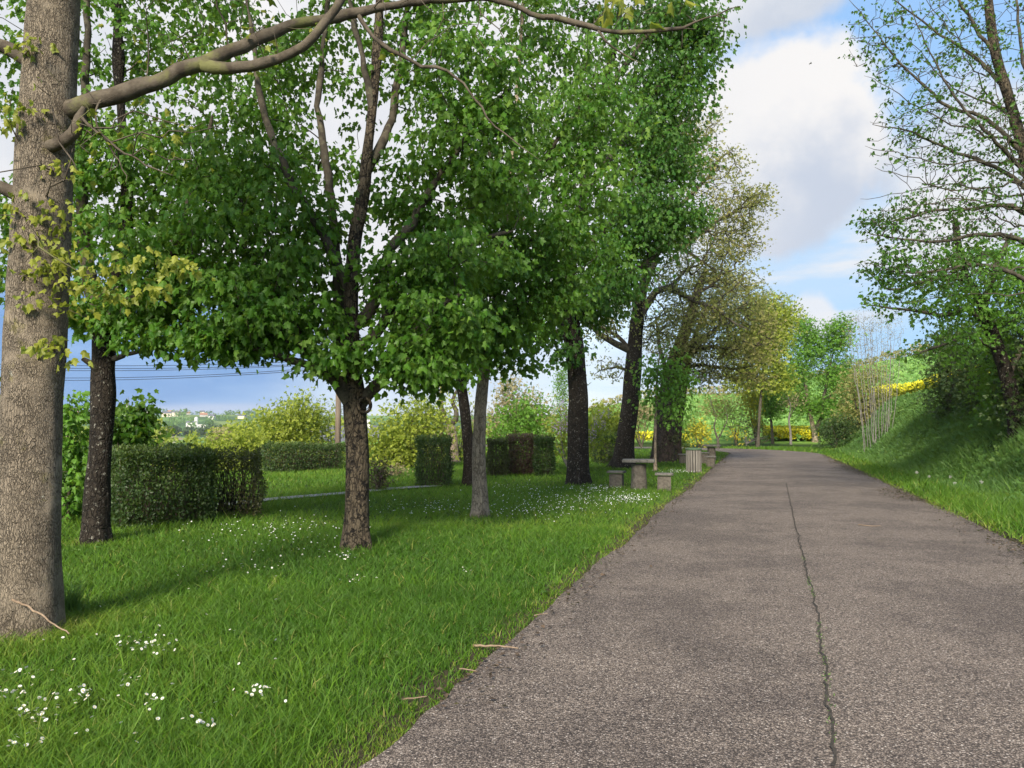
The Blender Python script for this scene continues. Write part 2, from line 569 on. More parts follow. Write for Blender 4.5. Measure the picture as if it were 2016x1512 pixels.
# long crack down the middle
cm = plain_mat('tar_crack', (.030, .026, .021), (.06, .052, .042), 30.0, .95)
cpx = [(1648, 1530), (1643, 1480), (1637, 1430), (1630, 1370), (1622, 1300), (1612, 1230), (1600, 1180), (1588, 1130), (1576, 1080), (1566, 1040), (1558, 1005), (1553, 975), (1549, 955)]
cp = np.array([gp(*q)[:2] for q in cpx])
cp, cu_ = resample(cp, .025)
s_, t_ = st(cp[:, 0], cp[:, 1])
t_ = t_ + .05 * (vn2(cu_, cu_ * 0, 2.0) - .5) + .03 * (vn2(cu_, cu_ * 0 + 5, 12.0) - .5)
wd = .0005 + .0055 * vn2(cu_, cu_ * 0 + 2, 9.0) ** 2 + .005
V = []
for sg in (-1, 1):
    X, Y = xy(s_, t_ + sg * wd)
    k = (t_ + sg * wd - T0) / HALF
    V.append(np.stack([X, Y, .012 + .035 * (1 - k * k) + .004], 1))
V = np.stack(V, 1).reshape(-1, 3)
i = np.arange(len(cp) - 1) * 2
mesh_np('crack', V, [np.stack([i, i + 1, i + 3, i + 2], 1)], cm, parent=road)

# narrow grey path behind the lawn
pm = plain_mat('path_gravel', (.15, .15, .15), (.24, .24, .235), 30, .9, .3, 80)
pp = np.array([gp(*q)[:2] for q in [(440, 1004), (510, 993), (590, 986), (680, 979), (775, 969), (860, 962)]])
pp, pu = resample(pp, .2)
n2 = unit(np.gradient(pp, axis=0)); n2 = np.stack([-n2[:, 1], n2[:, 0]], 1)
V = []
for sg in (-.26, 0, .26):
    q = pp + n2 * sg
    V.append(np.c_[q, H(q[:, 0], q[:, 1]) + .05])
V = np.stack(V, 1).reshape(-1, 3)
i = np.arange(len(pp) - 1)[:, None] * 3; j = np.arange(2)[None]
tag(mesh_np('path', V, [np.stack([i + j, i + j + 1, i + j + 4, i + j + 3], -1).reshape(-1, 4)], pm), kind='structure')


def path_dist(x, y):
    best = np.full(np.shape(x), 9.0)
    for k in range(0, len(pp), 2):
        best = np.minimum(best, np.hypot(x - pp[k, 0], y - pp[k, 1]))
    return best


# ------------------------------------------------------------------ grass
def blades(P, hgt, wid, lean, name, mat, tri=False, rnd=None, bend=1.0):
    n = len(P)
    az = rng.uniform(0, 2 * math.pi, n)
    la = rng.uniform(0, 2 * math.pi, n)
    side = np.stack([np.cos(az), np.sin(az), np.zeros(n)], 1)
    ld = np.stack([np.cos(la), np.sin(la), np.zeros(n)], 1) * (hgt * lean * rng.uniform(.3, 1.5, n))[:, None]
    up = np.array((0, 0, 1.0)) * hgt[:, None]
    if tri:
        T = [(-1, 0), (1, 0), (0, 1)]
        fc = [np.array([[0, 1, 2]])]
    else:
        T = [(-1, 0), (1, 0), (-.8, .5), (.8, .5), (0, 1)]
        fc = [np.array([[0, 1, 3, 2]]), np.array([[2, 3, 4]])]
    k = len(T)
    V = np.empty((n, k, 3))
    for q, (a, v) in enumerate(T):
        V[:, q] = P + side * (a * wid)[:, None] + up * (v - .22 * bend * lean * v * v) + ld * v * v
    off = (np.arange(n) * k)[:, None]
    fs = [(off[:, :, None] + f[None]).reshape(-1, f.shape[1]) for f in fc]
    if rnd is None:
        rnd = rng.uniform(0, 1, n)
    return V.reshape(-1, 3), fs, np.repeat(rnd, k)


def merge(parts):
    V, Fd, R, n = [], {}, [], 0
    for v, fs, r in parts:
        for f in fs:
            Fd.setdefault(f.shape[1], []).append(f + n)
        V.append(v); R.append(r); n += len(v)
    return np.concatenate(V), [np.concatenate(f) for f in Fd.values()], np.concatenate(R)


def scatter_ring(n, r0, r1, a0, a1):
    """ground points, evenly spread over a sector (azimuth in degrees, clockwise from +Y)"""
    r = np.sqrt(rng.uniform(r0 * r0, r1 * r1, n))
    a = np.radians(rng.uniform(a0, a1, n))
    return r * np.sin(a), r * np.cos(a)


M_GRASS = leaf_mat('grass_blade', [(.038, .108, .010), (.070, .168, .014), (.120, .230, .020), (.20, .27, .035), (.32, .295, .095)], .38, rough=.5, spec=.15)
parts = []
rings = [(1.6, 4.5, 7000, .0030), (4.5, 7.5, 3600, .0038), (7.5, 12, 1500, .0055), (12, 20, 560, .009), (20, 34, 200, .016), (34, 60, 60, .03)]
for r0, r1, den, w in rings:
    a0, a1 = (-44, 44)
    n = int(math.radians(a1 - a0) / 2 * (r1 * r1 - r0 * r0) * den)
    x, y = scatter_ring(n, r0, r1, a0, a1)
    ro = road_off(x, y)
    s, t = st(x, y)
    ew = np.where(ro > 0, edge_wave(s, 1), edge_wave(s, -1))
    e = np.abs(ro) - HALF - ew
    fringe = -.02 + .10 * (vn2(x, y, 3.0) - .45)
    clump = vn2(x, y, 5.0) * .6 + vn2(x, y, 1.1) * .4
    keep = (e > fringe) & (t < 5.6 + .8 * vn2(x, y, .8)) & (path_dist(x, y) > .14 + .16 * rng.uniform(size=n))
    keep &= rng.uniform(size=n) < (.62 + .6 * clump)
    keep &= s < 75
    x, y, e, ro, clump = x[keep], y[keep], e[keep], ro[keep], clump[keep]
    n = len(x)
    left = ro < 0
    tuft = vn2(x, y, .55)
    hh = np.where(left, .060 + .075 * clump + .03 * tuft, .12 + .16 * clump) * rng.uniform(.55, 1.25, n)
    hh *= np.where(left, .50 + .5 * sm(0, .45, e), .6 + .4 * sm(0, .5, e))
    hh = np.where((left) & (e > 6.5), hh * 1.35, hh)
    tall = rng.uniform(size=n) < .004
    hh = np.where(tall, hh * 2.6, hh)
    big = vn2(x, y, .32) * .6 + vn2(x, y, 1.7) * .4
    rn = np.clip(.06 + .80 * (big - .25) + .24 * rng.uniform(-1, 1, n) + .28 * (1 - sm(0, .28, e)), 0, .86)
    for tx, ty, tr in ((-3.55, 5.75, .9), (-2.0, 9.9, .45), (-.55, 13.3, .45), (-5.6, 10.3, .5), (1.83, 21.0, .7)):
        rn = rn + .34 * sm(tr, tr * .25, np.hypot(x - tx, y - ty)) * (.5 + vn2(x, y, 4.0))
    rn = np.clip(rn, 0, .9)
    dry = rng.uniform(size=n) < (.025 + .10 * (1 - sm(0, .3, e)))
    rn = np.where(dry, rng.uniform(.8, 1, n), rn)
    P = np.c_[x, y, H(x, y) - .005]
    parts.append(blades(P, hh, np.full(n, w) * rng.uniform(.7, 1.3, n) * np.where(left, 1, 1.25), .75, '', None, tri=r0 >= 12, rnd=rn))
V, fs, rn = merge(parts)
tag(mesh_np('grass', V, fs, M_GRASS, rnd=rn), kind='stuff', label='spring grass on the lawn and verges', cat='grass')
print('grass verts', len(V))
# ------------------------------------------------------------------ leaves
def _maple():
    half = [(.12, -.04), (.38, .06), (.30, .26), (.52, .50), (.27, .60)]
    out = [(0, 0)] + half + [(0, 1.05)] + [(-a, b) for a, b in half[::-1]]
    pts = np.array([(0, .2)] + out)
    # young leaves hang half folded along the midrib, tips down
    z = -.62 * np.abs(pts[:, 0]) - .30 * np.maximum(pts[:, 1] - .2, 0) ** 2 + .05 * np.cos(pts[:, 1] * 9)
    n = len(out)
    return np.c_[pts[:, 0] * .95, pts[:, 1], z], np.array([(0, 1 + k, 1 + (k + 1) % n) for k in range(n)])


T_MAPLE = _maple()
T_OVAL = (np.array([(0, 0, 0), (.30, .35, .07), (.22, .75, .0), (0, 1, -.12), (-.22, .75, .0), (-.30, .35, .07), (0, .5, -.03)]),
          np.array([(6, 0, 1), (6, 1, 2), (6, 2, 3), (6, 3, 4), (6, 4, 5), (6, 5, 0)]))
T_KITE = (np.array([(0, 0, 0), (.36, .45, .08), (0, 1, -.10), (-.36, .45, .08)]), np.array([(0, 1, 2), (0, 2, 3)]))
# a small spray of three leaflets for things further off
_k = T_KITE[0]
def _spray():
    V, Fc = [], []
    for a, s, dy in ((0, 1, .25), (1.0, .85, 0), (-1.0, .85, .05)):
        c_, s_2 = math.cos(a), math.sin(a)
        q = _k * s
        V.append(np.c_[q[:, 0] * c_ + q[:, 1] * s_2, -q[:, 0] * s_2 + q[:, 1] * c_ + dy, q[:, 2]])
        Fc.append(T_KITE[1] + 4 * len(Fc))
    return np.concatenate(V) * .75, np.concatenate(Fc)


T_SPRAY = _spray()


def leaves(P, axis, nrm, size, tmpl, rnd):
    T, Fc = tmpl
    axis = unit(axis)
    side = unit(np.cross(axis, nrm))
    up = np.cross(side, axis)
    V = P[:, None] + size[:, None, None] * (T[None, :, 0, None] * side[:, None] + T[None, :, 1, None] * axis[:, None] + T[None, :, 2, None] * up[:, None])
    k = len(T)
    f = (np.arange(len(P))[:, None, None] * k + Fc[None]).reshape(-1, 3)
    return V.reshape(-1, 3), [f], np.repeat(rnd, k)


def tufts(C, n, sig, size, tmpl, droop=.55, flat=.6, out=None, crnd=None, rspread=.45, upn=.6):
    """n leaves round each centre in C"""
    m = len(C)
    off = rng.normal(0, 1, (m, n, 3)) * np.array((sig, sig, sig * flat))
    P = (C[:, None] + off).reshape(-1, 3)
    ax = unit(off.reshape(-1, 3)) * .8 + rng.normal(0, .45, (m * n, 3))
    if out is not None:
        ax += np.repeat(out, n, 0) * .6
    ax[:, 2] -= droop * rng.uniform(.4, 1.6, m * n)
    nr = rng.normal(0, .55, (m * n, 3)) + np.array((0, 0, upn))
    cr = rng.uniform(0, 1, m) if crnd is None else crnd
    r = np.clip(np.repeat(cr, n) * (1 - rspread) + rspread * rng.uniform(0, 1, m * n), 0, 1)
    return leaves(P, ax, nr, size * rng.uniform(.5, 1.35, m * n), tmpl, r)


# ------------------------------------------------------------------ branching
def smooth_path(P, step):
    P = np.asarray(P, float)
    Q = np.vstack([2 * P[0] - P[1], P, 2 * P[-1] - P[-2]])
    out = []
    for k in range(1, len(Q) - 2):
        p0, p1, p2, p3 = Q[k - 1], Q[k], Q[k + 1], Q[k + 2]
        n = max(1, int(np.linalg.norm((p2 - p1)[:3]) / step))
        for u in np.arange(n) / n:
            out.append(.5 * (2 * p1 + (p2 - p0) * u + (2 * p0 - 5 * p1 + 4 * p2 - p3) * u * u + (3 * p1 - p0 - 3 * p2 + p3) * u ** 3))
    out.append(P[-1])
    return np.array(out)


class Tree:
    def __init__(self, trunk, step=.2, free=.35):
        """trunk: rows (x, y, z, r); the first `free` of it carries no grown branches"""
        tp = smooth_path(trunk, step)
        self.P = [p[:3] for p in tp]
        self.R = [max(p[3], .004) for p in tp]
        self.par = [-1] + list(range(len(tp) - 1))
        self.fixed = [True] * len(tp)
        self.kind = [0] * len(tp)                       # 0 trunk, 1 limb, 2 grown
        nf = int(len(tp) * free)
        self.ok = [k >= nf for k in range(len(tp))]
        self.ntrunk = len(tp)
        self.chains = []
        self.dist = [0.0]
        for k in range(1, len(tp)):
            self.dist.append(self.dist[-1] + np.linalg.norm(self.P[k] - self.P[k - 1]))

    def limb(self, path, step=.2, wob=.0, ok=True, bare=.15):
        path = np.asarray(path, float)
        lp = smooth_path(path, step)
        if wob:
            lp[1:, :3] += rng.normal(0, wob, (len(lp) - 1, 3))
        A = np.array(self.P)
        q = int(np.argmin(np.linalg.norm(A - lp[0, :3], axis=1)))
        nb = int(len(lp) * bare)
        for k, p in enumerate(lp):
            if k == 0 and np.linalg.norm(self.P[q] - p[:3]) < .02:
                continue
            self.P.append(p[:3]); self.R.append(max(p[3], .003)); self.par.append(q); self.fixed.append(True)
            self.kind.append(1); self.ok.append(ok and k >= nb)
            self.dist.append(self.dist[q] + np.linalg.norm(self.P[q] - p[:3]))
            q = len(self.P) - 1

    def grow(self, targets, bias=.35, step=.25, jit=.06, r0=.004, e=2.1, droop=0.0, maxseg=7):
        targets = np.asarray(targets, float)
        cap = len(self.P) + len(targets) * maxseg + 10
        P = np.zeros((cap, 3)); n = len(self.P)
        P[:n] = self.P
        D = np.zeros(cap); D[:n] = self.dist
        pen = np.zeros(cap); pen[:n] = [0 if o else 1e6 for o in self.ok]
        d0 = np.min(np.linalg.norm(targets[:, None] - P[None, :n:2], axis=2) + pen[None, :n:2], axis=1)
        tips = []
        for ti in np.argsort(d0):
            t = targets[ti]
            c = np.linalg.norm(P[:n] - t, axis=1)
            q = int(np.argmin(c + bias * D[:n] + pen[:n]))
            p0 = P[q]
            L = c[q]
            if L < .04:
                tips.append(q); continue
            pq = self.par[q] if self.par[q] >= 0 else q
            pd = unit(p0 - P[pq]) if pq != q else np.array((0, 0, 1.))
            ns = int(np.clip(L / step, 1, maxseg))
            ctl = p0 + unit(pd * .8 + unit(t - p0)) * L * .45 + np.array((0, 0, droop * L))
            for k in range(1, ns + 1):
                u = k / ns
                pt = (1 - u) ** 2 * p0 + 2 * u * (1 - u) * ctl + u * u * t
                if k < ns:
                    pt = pt + rng.normal(0, jit * L / ns + .004, 3)
                P[n] = pt
                pr = q if k == 1 else n - 1
                D[n] = D[pr] + np.linalg.norm(pt - P[pr])
                self.P.append(pt.copy()); self.par.append(pr); self.fixed.append(False); self.kind.append(2)
                self.R.append(0); self.ok.append(True); self.dist.append(D[n])
                n += 1
            tips.append(n - 1)
        N = len(self.P)
        acc = np.zeros(N)
        haschild = np.zeros(N, bool)
        for k in range(N - 1, 0, -1):
            if not haschild[k]:
                acc[k] += 1
            acc[self.par[k]] += acc[k]; haschild[self.par[k]] = True
        for k in range(N):
            if not self.fixed[k]:
                self.R[k] = min(r0 * acc[k] ** (1 / e), .80 * self.R[self.par[k]] if self.kind[self.par[k]] < 2 else 1.0 * self.R[self.par[k]])
        self.tips = np.array(tips)
        return np.array(self.P)[self.tips]

    def tubes(self, kinds, base, minr=0.0, sides=None, disp=None):
        N = len(self.P)
        P, R = np.array(self.P), np.array(self.R)
        ch = [[] for _ in range(N)]
        for k in range(1, N):
            ch[self.par[k]].append(k)
        V, Fc, n = [], [], 0
        stack = [(0, None)] if 0 in kinds else []
        done = np.zeros(N, bool)
        starts = [k for k in range(N) if (k == 0 or self.kind[k] != self.kind[self.par[k]] or R[k] < 0)]
        for s0 in range(N):
            if done[s0] or self.kind[s0] not in kinds:
                continue
            # walk down the thickest child of the same kind
            chain = [s0]; done[s0] = True
            while True:
                cs = [c for c in ch[chain[-1]] if self.kind[c] == self.kind[s0] and not done[c]]
                if not cs:
                    break
                b = max(cs, key=lambda c: R[c]) if self.kind[s0] == 2 else cs[0]
                chain.append(b); done[b] = True
            p = self.par[s0]
            pts, rad = P[chain], R[chain]
            if p >= 0:
                pts = np.vstack([P[p], pts]); rad = np.r_[min(rad[0] * 1.15, R[p]), rad]
            if len(pts) < 2 or rad.max() < minr:
                continue
            k = sides if sides else (4 if rad[0] < .012 else 6 if rad[0] < .04 else 14)
            rad = rad.copy(); rad[-1] *= .6
            v, f = tube(pts, rad, k)
            if disp is not None and rad[0] > .018:
                v = disp(v, pts, rad, k)
            V.append(v - base); Fc.append(f + n); n += len(v)
        if not V:
            return None
        return np.concatenate(V), [np.concatenate(Fc)]


def ells(spec):
    """targets inside ellipsoids given as (px, py, depth, rx_px, ry_px, depth_radius_m, count)"""
    out, cr = [], []
    for px, py, Y, rx, ry, rd, n in spec:
        c = at(px, py, Y); k = Y / F
        u = unit(rng.normal(0, 1, (n, 3))) * (rng.uniform(0, 1, n) ** (1 / 2.4))[:, None]
        out.append(c + u * np.array((rx * k, rd, ry * k)))
    return np.concatenate(out)


def pth(rows, Y):
    """path through pixels: rows (px, py, r_metres[, depth])"""
    return np.array([(*at(q[0], q[1], q[3] if len(q) > 3 else Y), q[2]) for q in rows])


def bark_disp(amp, scale, lobes=5, flare=.22, flare_h=.28):
    ph = rng.uniform(0, 6)
    def f(v, pts, rad, k):
        m = len(pts)
        V = v.reshape(m, k, 3)
        c = pts[:, None]
        d = V - c
        n = vnoise((V * np.array((scale, scale, scale * .35))).reshape(-1, 3)).reshape(m, k) - .5
        n2 = vnoise((V * np.array((scale, scale, scale * .6)) * .28).reshape(-1, 3)).reshape(m, k) - .5
        h = (pts[:, 2] - pts[0, 2])[:, None]
        th = (np.arange(k) * 2 * math.pi / k)[None]
        fl = flare * np.exp(-np.maximum(h, 0) / flare_h) * (1 + .55 * np.sin(th * lobes + ph + h * 2) + .3 * np.sin(th * 3 - ph))
        s = 1 + amp * n / np.maximum(rad, .02)[:, None] + 2.2 * amp * n2 / np.maximum(rad, .02)[:, None] + fl
        return (c + d * s[..., None]).reshape(-1, 3)
    return f


def finish(T, name, label, cat, bark, group=None, fine=(28, .012, 9.0), flare=.22, minr=0.0, foliage=None, leafm=None, bark2=None, crown='crown', disp=True, limb_amp=.0):
    b = np.array(T.P[0])
    root = empty(name, b)
    tag(root, label, cat, group)
    sides, amp, sc = fine
    v = T.tubes((0,), b, sides=sides, disp=bark_disp(amp, sc, flare=flare) if disp else None)
    mesh_np('trunk', v[0], v[1], bark, root, smooth=True)
    v = T.tubes((1, 2), b, minr=minr, disp=bark_disp(limb_amp, 22.0, flare=0) if limb_amp else None)
    if v is not None:
        mesh_np('branches', v[0], v[1], bark2 or bark, root, smooth=True)
    if foliage is not None:
        V, fs, rn = foliage
        mesh_np(crown, V - b, fs, leafm, root, rnd=rn)
    return root


def G(px, py):
    return gp(px, py)


def base_row(px, py, Y, r):
    p = at(px, py, Y)
    return (p[0], p[1], H(p[0], p[1])[0] - .06, r)


# ------------------------------------------------------------------ barks and leaf materials
B_PALE = bark_mat('pale_fissured_bark', (.28, .23, .17), (.06, .047, .035), crack=.8, fis=105, zs=.24, moss=(.17, .16, .03), mamt=.57, lichen=(.42, .40, .33), lamt=.66)
B_DARK = bark_mat('dark_flaky_bark', (.030, .024, .018), (.009, .0075, .006), crack=.9, fis=24, zs=.5, lichen=(.22, .21, .175), lamt=.585, lsc=19, moss=(.05, .05, .02), mamt=.66)
B_MAPLE = bark_mat('mottled_maple_bark', (.105, .083, .055), (.014, .011, .009), crack=.9, fis=24, zs=.45, lichen=(.014, .012, .010), lamt=.53, lsc=13, moss=(.12, .115, .04), mamt=.62)
B_SLIM = bark_mat('slim_grey_brown_bark', (.37, .295, .215), (.05, .037, .028), crack=.7, fis=32, zs=.28, moss=(.16, .15, .05), mamt=.62)
B_TWIG = plain_mat('twig_bark', (.055, .043, .031), (.115, .095, .07), 9.0, .9, .4, 50, c3=(.13, .13, .05))
B_GREY = plain_mat('pale_twig_bark', (.12, .11, .10), (.22, .205, .185), 9.0, .9, .4, 50)
B_BLACK = plain_mat('dark_limb_bark', (.030, .025, .019), (.085, .072, .052), 7.0, .9, .5, 40, c3=(.10, .095, .06), patch=9.0)

L_MAPLE = leaf_mat('maple_leaf', [(.024, .085, .008), (.044, .135, .010), (.078, .195, .016), (.12, .255, .03), (.20, .33, .05)], .5, rough=.45, spec=.28)
L_MAPLE2 = leaf_mat('dark_maple_leaf', [(.020, .072, .012), (.034, .11, .015), (.058, .16, .02), (.12, .25, .035)], .48, rough=.45, spec=.28)
L_LIME = leaf_mat('young_yellow_leaf', [(.17, .19, .02), (.25, .27, .03), (.33, .36, .05)], .45)
L_OLIVE = leaf_mat('young_oak_leaf', [(.17, .18, .05), (.24, .24, .065), (.30, .28, .09), (.32, .26, .12)], .42)
L_FRESH = leaf_mat('fresh_green_leaf', [(.075, .20, .02), (.12, .28, .028), (.18, .35, .04)], .45)
L_YELLOWG = leaf_mat('yellow_green_leaf', [(.20, .27, .03), (.30, .36, .04), (.40, .44, .07)], .45)
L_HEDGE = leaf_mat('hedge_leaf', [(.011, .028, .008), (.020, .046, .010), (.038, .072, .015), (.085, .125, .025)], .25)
L_BROWN = leaf_mat('bronze_hedge_leaf', [(.032, .026, .014), (.05, .048, .018), (.085, .088, .026)], .25)
L_PURPLE = leaf_mat('purple_leaf', [(.045, .020, .022), (.075, .035, .035), (.10, .06, .045)], .25)
L_BANK = leaf_mat('bank_leaf', [(.050, .125, .028), (.080, .18, .038), (.12, .235, .05), (.19, .29, .07)], .40)
L_TAN = leaf_mat('tan_bud_leaf', [(.26, .20, .11), (.33, .27, .14), (.36, .33, .14)], .35)
L_YFLOWER = leaf_mat('yellow_flower', [(.14, .22, .03), (.45, .44, .02), (.74, .66, .015), (.84, .78, .04)], .25)
L_GORSE = leaf_mat('gorse_bloom', [(.12, .16, .02), (.30, .29, .02), (.52, .44, .015), (.70, .60, .02)], .3)
L_LILAC = leaf_mat('lilac_flower', [(.36, .22, .44), (.48, .32, .55), (.58, .45, .62)], .3)
def keepf(tips, f):
    return tips[rng.uniform(size=len(tips)) < f]


# ------------------------------------------------------------------ the near trunk with the long bare limb
Y = 5.8
T = Tree(np.vstack([base_row(48, 1258, Y, .245), pth([(50, 1200, .230), (54, 1050, .218), (58, 900, .210), (64, 780, .206), (73, 620, .207), (80, 480, .205), (87, 330, .198), (94, 220, .196), (100, 100, .184), (106, 0, .178), (116, -200, .15), (126, -420, .11)], Y)]), step=.03, free=.82)
T.limb(pth([(98, 222, 0.0738), (168, 206, 0.0672, 5.75), (250, 180, 0.0631, 5.75), (330, 150, 0.0599, 5.8), (400, 124, 0.0549, 5.85), (480, 92, 0.0492, 5.95), (560, 56, 0.0459, 6.05), (660, 34, 0.0410, 6.15), (760, 12, 0.0361, 6.25), (870, -2, 0.0303, 6.35), (985, 0, 0.0254, 6.4), (1045, 27, 0.0230, 6.4), (1110, 39, 0.0213, 6.4), (1180, 57, 0.0197, 6.4), (1245, 63, 0.0172, 6.4), (1320, 56, 0.0139, 6.4), (1390, 36, 0.0082, 6.4), (1455, 12, 0.0041, 6.4)], Y), step=.09, wob=.006, bare=.12)
T.limb(pth([(395, 128, .05, 5.85), (450, 134, .042, 5.8), (520, 124, .038, 5.75), (575, 106, .034, 5.75), (620, 70, .03, 5.7), (662, 20, .026, 5.7), (700, -60, .02, 5.7)], Y), step=.09, wob=.006, bare=.3)
T.limb(pth([(80, 292, .05, 5.72), (118, 282, .046, 5.62), (145, 262, .042, 5.58), (158, 232, .036, 5.58), (166, 210, .022, 5.56)], Y), step=.05, ok=False)
T.limb(pth([(95, 150, .07), (55, 116, .062, 5.75), (5, 92, .055, 5.7), (-80, 70, .045, 5.6), (-220, 20, .03, 5.5)], Y), step=.09, wob=.005)
T.limb(pth([(75, 410, .06), (30, 382, .052, 5.75), (-25, 358, .045, 5.7), (-160, 310, .03, 5.6)], Y), step=.09, wob=.005)
T.limb(pth([(705, 28, .022, 6.2), (735, 72, .02, 6.15), (770, 98, .018, 6.1), (830, 128, .015, 6.1), (880, 140, .012, 6.1), (925, 180, .010, 6.1), (960, 230, .008, 6.1), (1010, 278, .006, 6.1), (1065, 318, .004, 6.1)], Y), step=.08, wob=.006, bare=.3)
T.limb(pth([(1176, 57, .012, 6.4), (1190, 80, .010, 6.4), (1225, 105, .008, 6.4), (1262, 125, .004, 6.4)], Y), step=.08, wob=.004)
T.limb(pth([(160, 230, .012, 5.55), (230, 290, .008, 5.5), (300, 330, .006, 5.5), (340, 345, .003, 5.5)], Y), step=.06, wob=.006)
T.limb(pth([(200, 196, .010, 5.7), (190, 240, .008, 5.6), (240, 330, .005, 5.6), (250, 360, .003, 5.6)], Y), step=.06, wob=.006)
tg = ells([(430, 60, 5.9, 260, 90, .5, 46), (850, 60, 6.2, 250, 80, .5, 34), (1230, 40, 6.4, 180, 60, .3, 22), (150, 260, 5.6, 130, 120, .35, 60), (320, 270, 5.6, 130, 70, .3, 34), (30, 330, 5.6, 110, 260, .4, 50), (150, 560, 5.6, 70, 90, .2, 10), (1400, 40, 6.4, 60, 50, .2, 8),
           (250, -420, 5.8, 620, 280, 1.8, 130)])
tips = T.grow(tg, bias=.25, step=.12, jit=.16, r0=.0034, e=2.4)
# young yellow-green sprigs on the trunk and the twig tips
sp = [(75, 84, 5.6), (58, 100, 5.6), (34, 390, 5.62), (28, 420, 5.6), (112, 400, 5.62), (105, 440, 5.6), (60, 470, 5.6), (120, 485, 5.6), (100, 545, 5.6), (140, 500, 5.58), (70, 540, 5.6), (92, 668, 5.6), (85, 690, 5.6), (130, 705, 5.58), (185, 545, 5.6),
      (215, 530, 5.6), (245, 520, 5.6), (285, 505, 5.6), (320, 520, 5.6), (350, 515, 5.6), (375, 530, 5.6), (270, 560, 5.6), (200, 575, 5.6), (310, 575, 5.6), (60, 230, 5.6), (20, 215, 5.6), (10, 250, 5.6), (165, 570, 5.6), (228, 590, 5.6), (118, 560, 5.6), (126, 610, 5.6), (64, 590, 5.58), (120, 330, 5.6), (88, 510, 5.58), (112, 520, 5.58), (40, 470, 5.6), (132, 440, 5.6)]
C = np.array([at(*q) for q in sp])
fol = [tufts(C, 14, .07, .058, T_MAPLE, droop=1.1)]
far_t = tips[np.array([q[2] > 5.3 for q in tips])]
fol.append(tufts(far_t, 34, .22, .12, T_MAPLE, droop=.6))
vis = tips[np.array([q[2] <= 4.9 and rng.uniform() < .25 for q in tips])]
fol.append(tufts(vis[vis[:, 0] < -.9], 3, .06, .06, T_MAPLE, droop=.7))
near_maple = finish(T, 'maple_tree', 'nearest pale lichen-spotted trunk at the lawn corner with long bare limb reaching right', 'tree', B_PALE, 'roadside trees on the lawn', fine=(110, .008, 16.0), flare=.15, limb_amp=.007, foliage=merge(fol), leafm=L_LIME, bark2=B_TWIG)

# ------------------------------------------------------------------ dark trunk behind it
Y = 10.3
T = Tree(np.vstack([base_row(188, 1076, Y, 0.1760), pth([(190, 1000, 0.1520), (196, 900, 0.1504), (202, 820, 0.1560), (204, 780, 0.1640), (203, 720, 0.1440), (207, 660, 0.1520), (212, 620, 0.1320), (228, 560, 0.1120), (243, 480, 0.0960), (250, 380, 0.0800), (240, 240, 0.0680), (232, 90, 0.0560), (230, -120, 0.0400)], Y)]), step=.06, free=.5)
T.limb(pth([(207, 650, .13), (186, 590, .11), (168, 500, .09), (160, 380, .075), (165, 220, .06), (172, 60, .045), (165, -120, .03)], Y), wob=.01)
T.limb(pth([(214, 640, .12), (258, 592, .10, 10.1), (305, 545, .08, 10.0), (350, 470, .06, 9.9), (385, 360, .045, 9.9), (420, 230, .03, 9.9)], Y), wob=.01)
T.limb(pth([(203, 742, .06), (180, 716, .05, 10.1), (163, 706, .045, 10.0)], Y), step=.08, ok=False)
T.limb(pth([(222, 706, .035), (262, 694, .026, 10.0), (310, 680, .018, 9.9), (360, 668, .01, 9.9)], Y), step=.1, wob=.01)
T.limb(pth([(205, 668, .04), (150, 640, .03, 10.0), (110, 650, .02, 9.8)], Y), step=.1, wob=.01)
tg = ells([(310, 672, 9.9, 66, 24, .5, 16), (290, 600, 10.0, 120, 60, .9, 34), (180, 600, 10.2, 110, 60, .9, 26), (330, 500, 10, 130, 80, 1.3, 46), (190, 430, 10.6, 170, 110, 1.3, 46), (340, 330, 10.4, 140, 90, 1.2, 38), (150, 260, 10.6, 180, 110, 1.3, 32), (290, 110, 10.6, 200, 110, 1.4, 34), (90, 60, 10.6, 160, 120, 1.4, 24), (280, -130, 10.3, 280, 130, 1.8, 60), (60, 480, 10.4, 90, 90, 1, 20)])
tips = T.grow(tg, bias=.3, step=.18, jit=.10, r0=.0042, e=2.2)
dark_maple = finish(T, 'maple_tree', 'dark lichened maple trunk with a stub branch beside the clipped hedge', 'tree', B_DARK, 'roadside trees on the lawn', fine=(44, .020, 9.0), flare=.30, limb_amp=.012, foliage=tufts(keepf(tips, .72), 46, .21, .09, T_MAPLE, droop=1.1, flat=.42, upn=.55), leafm=L_MAPLE, bark2=B_BLACK)

# ------------------------------------------------------------------ the maple in the middle of the lawn
Y = 9.9
T = Tree(np.vstack([base_row(704, 1087, Y, 0.1720), pth([(703, 1030, 0.1591), (702, 950, 0.1531), (701, 870, 0.1479), (699, 815, .150), (698, 780, .145), (695, 720, 0.1075), (691, 640, 0.0963), (692, 560, 0.0860), (698, 480, 0.0860), (712, 400, 0.0817), (722, 320, 0.0731), (733, 220, 0.0645), (742, 110, 0.0559), (748, 0, 0.0473), (752, -130, 0.0344)], Y)]), step=.05, free=.42)
def L(rows, wob=.012, step=.16):
    T.limb(pth(rows, Y), wob=wob, step=step)
L([(695, 800, .105), (664, 752, .098, 9.8), (620, 705, .10, 9.7), (580, 672, .085, 9.6), (540, 632, .07, 9.5), (490, 606, .05, 9.4), (436, 600, .03, 9.3)])
L([(668, 756, .07, 9.8), (628, 722, .06, 9.6), (575, 708, .045, 9.5), (520, 690, .03, 9.4), (455, 676, .018, 9.3)])
L([(600, 690, .06, 9.65), (560, 610, .05, 9.7), (530, 560, .04, 9.7), (490, 500, .03, 9.7)])
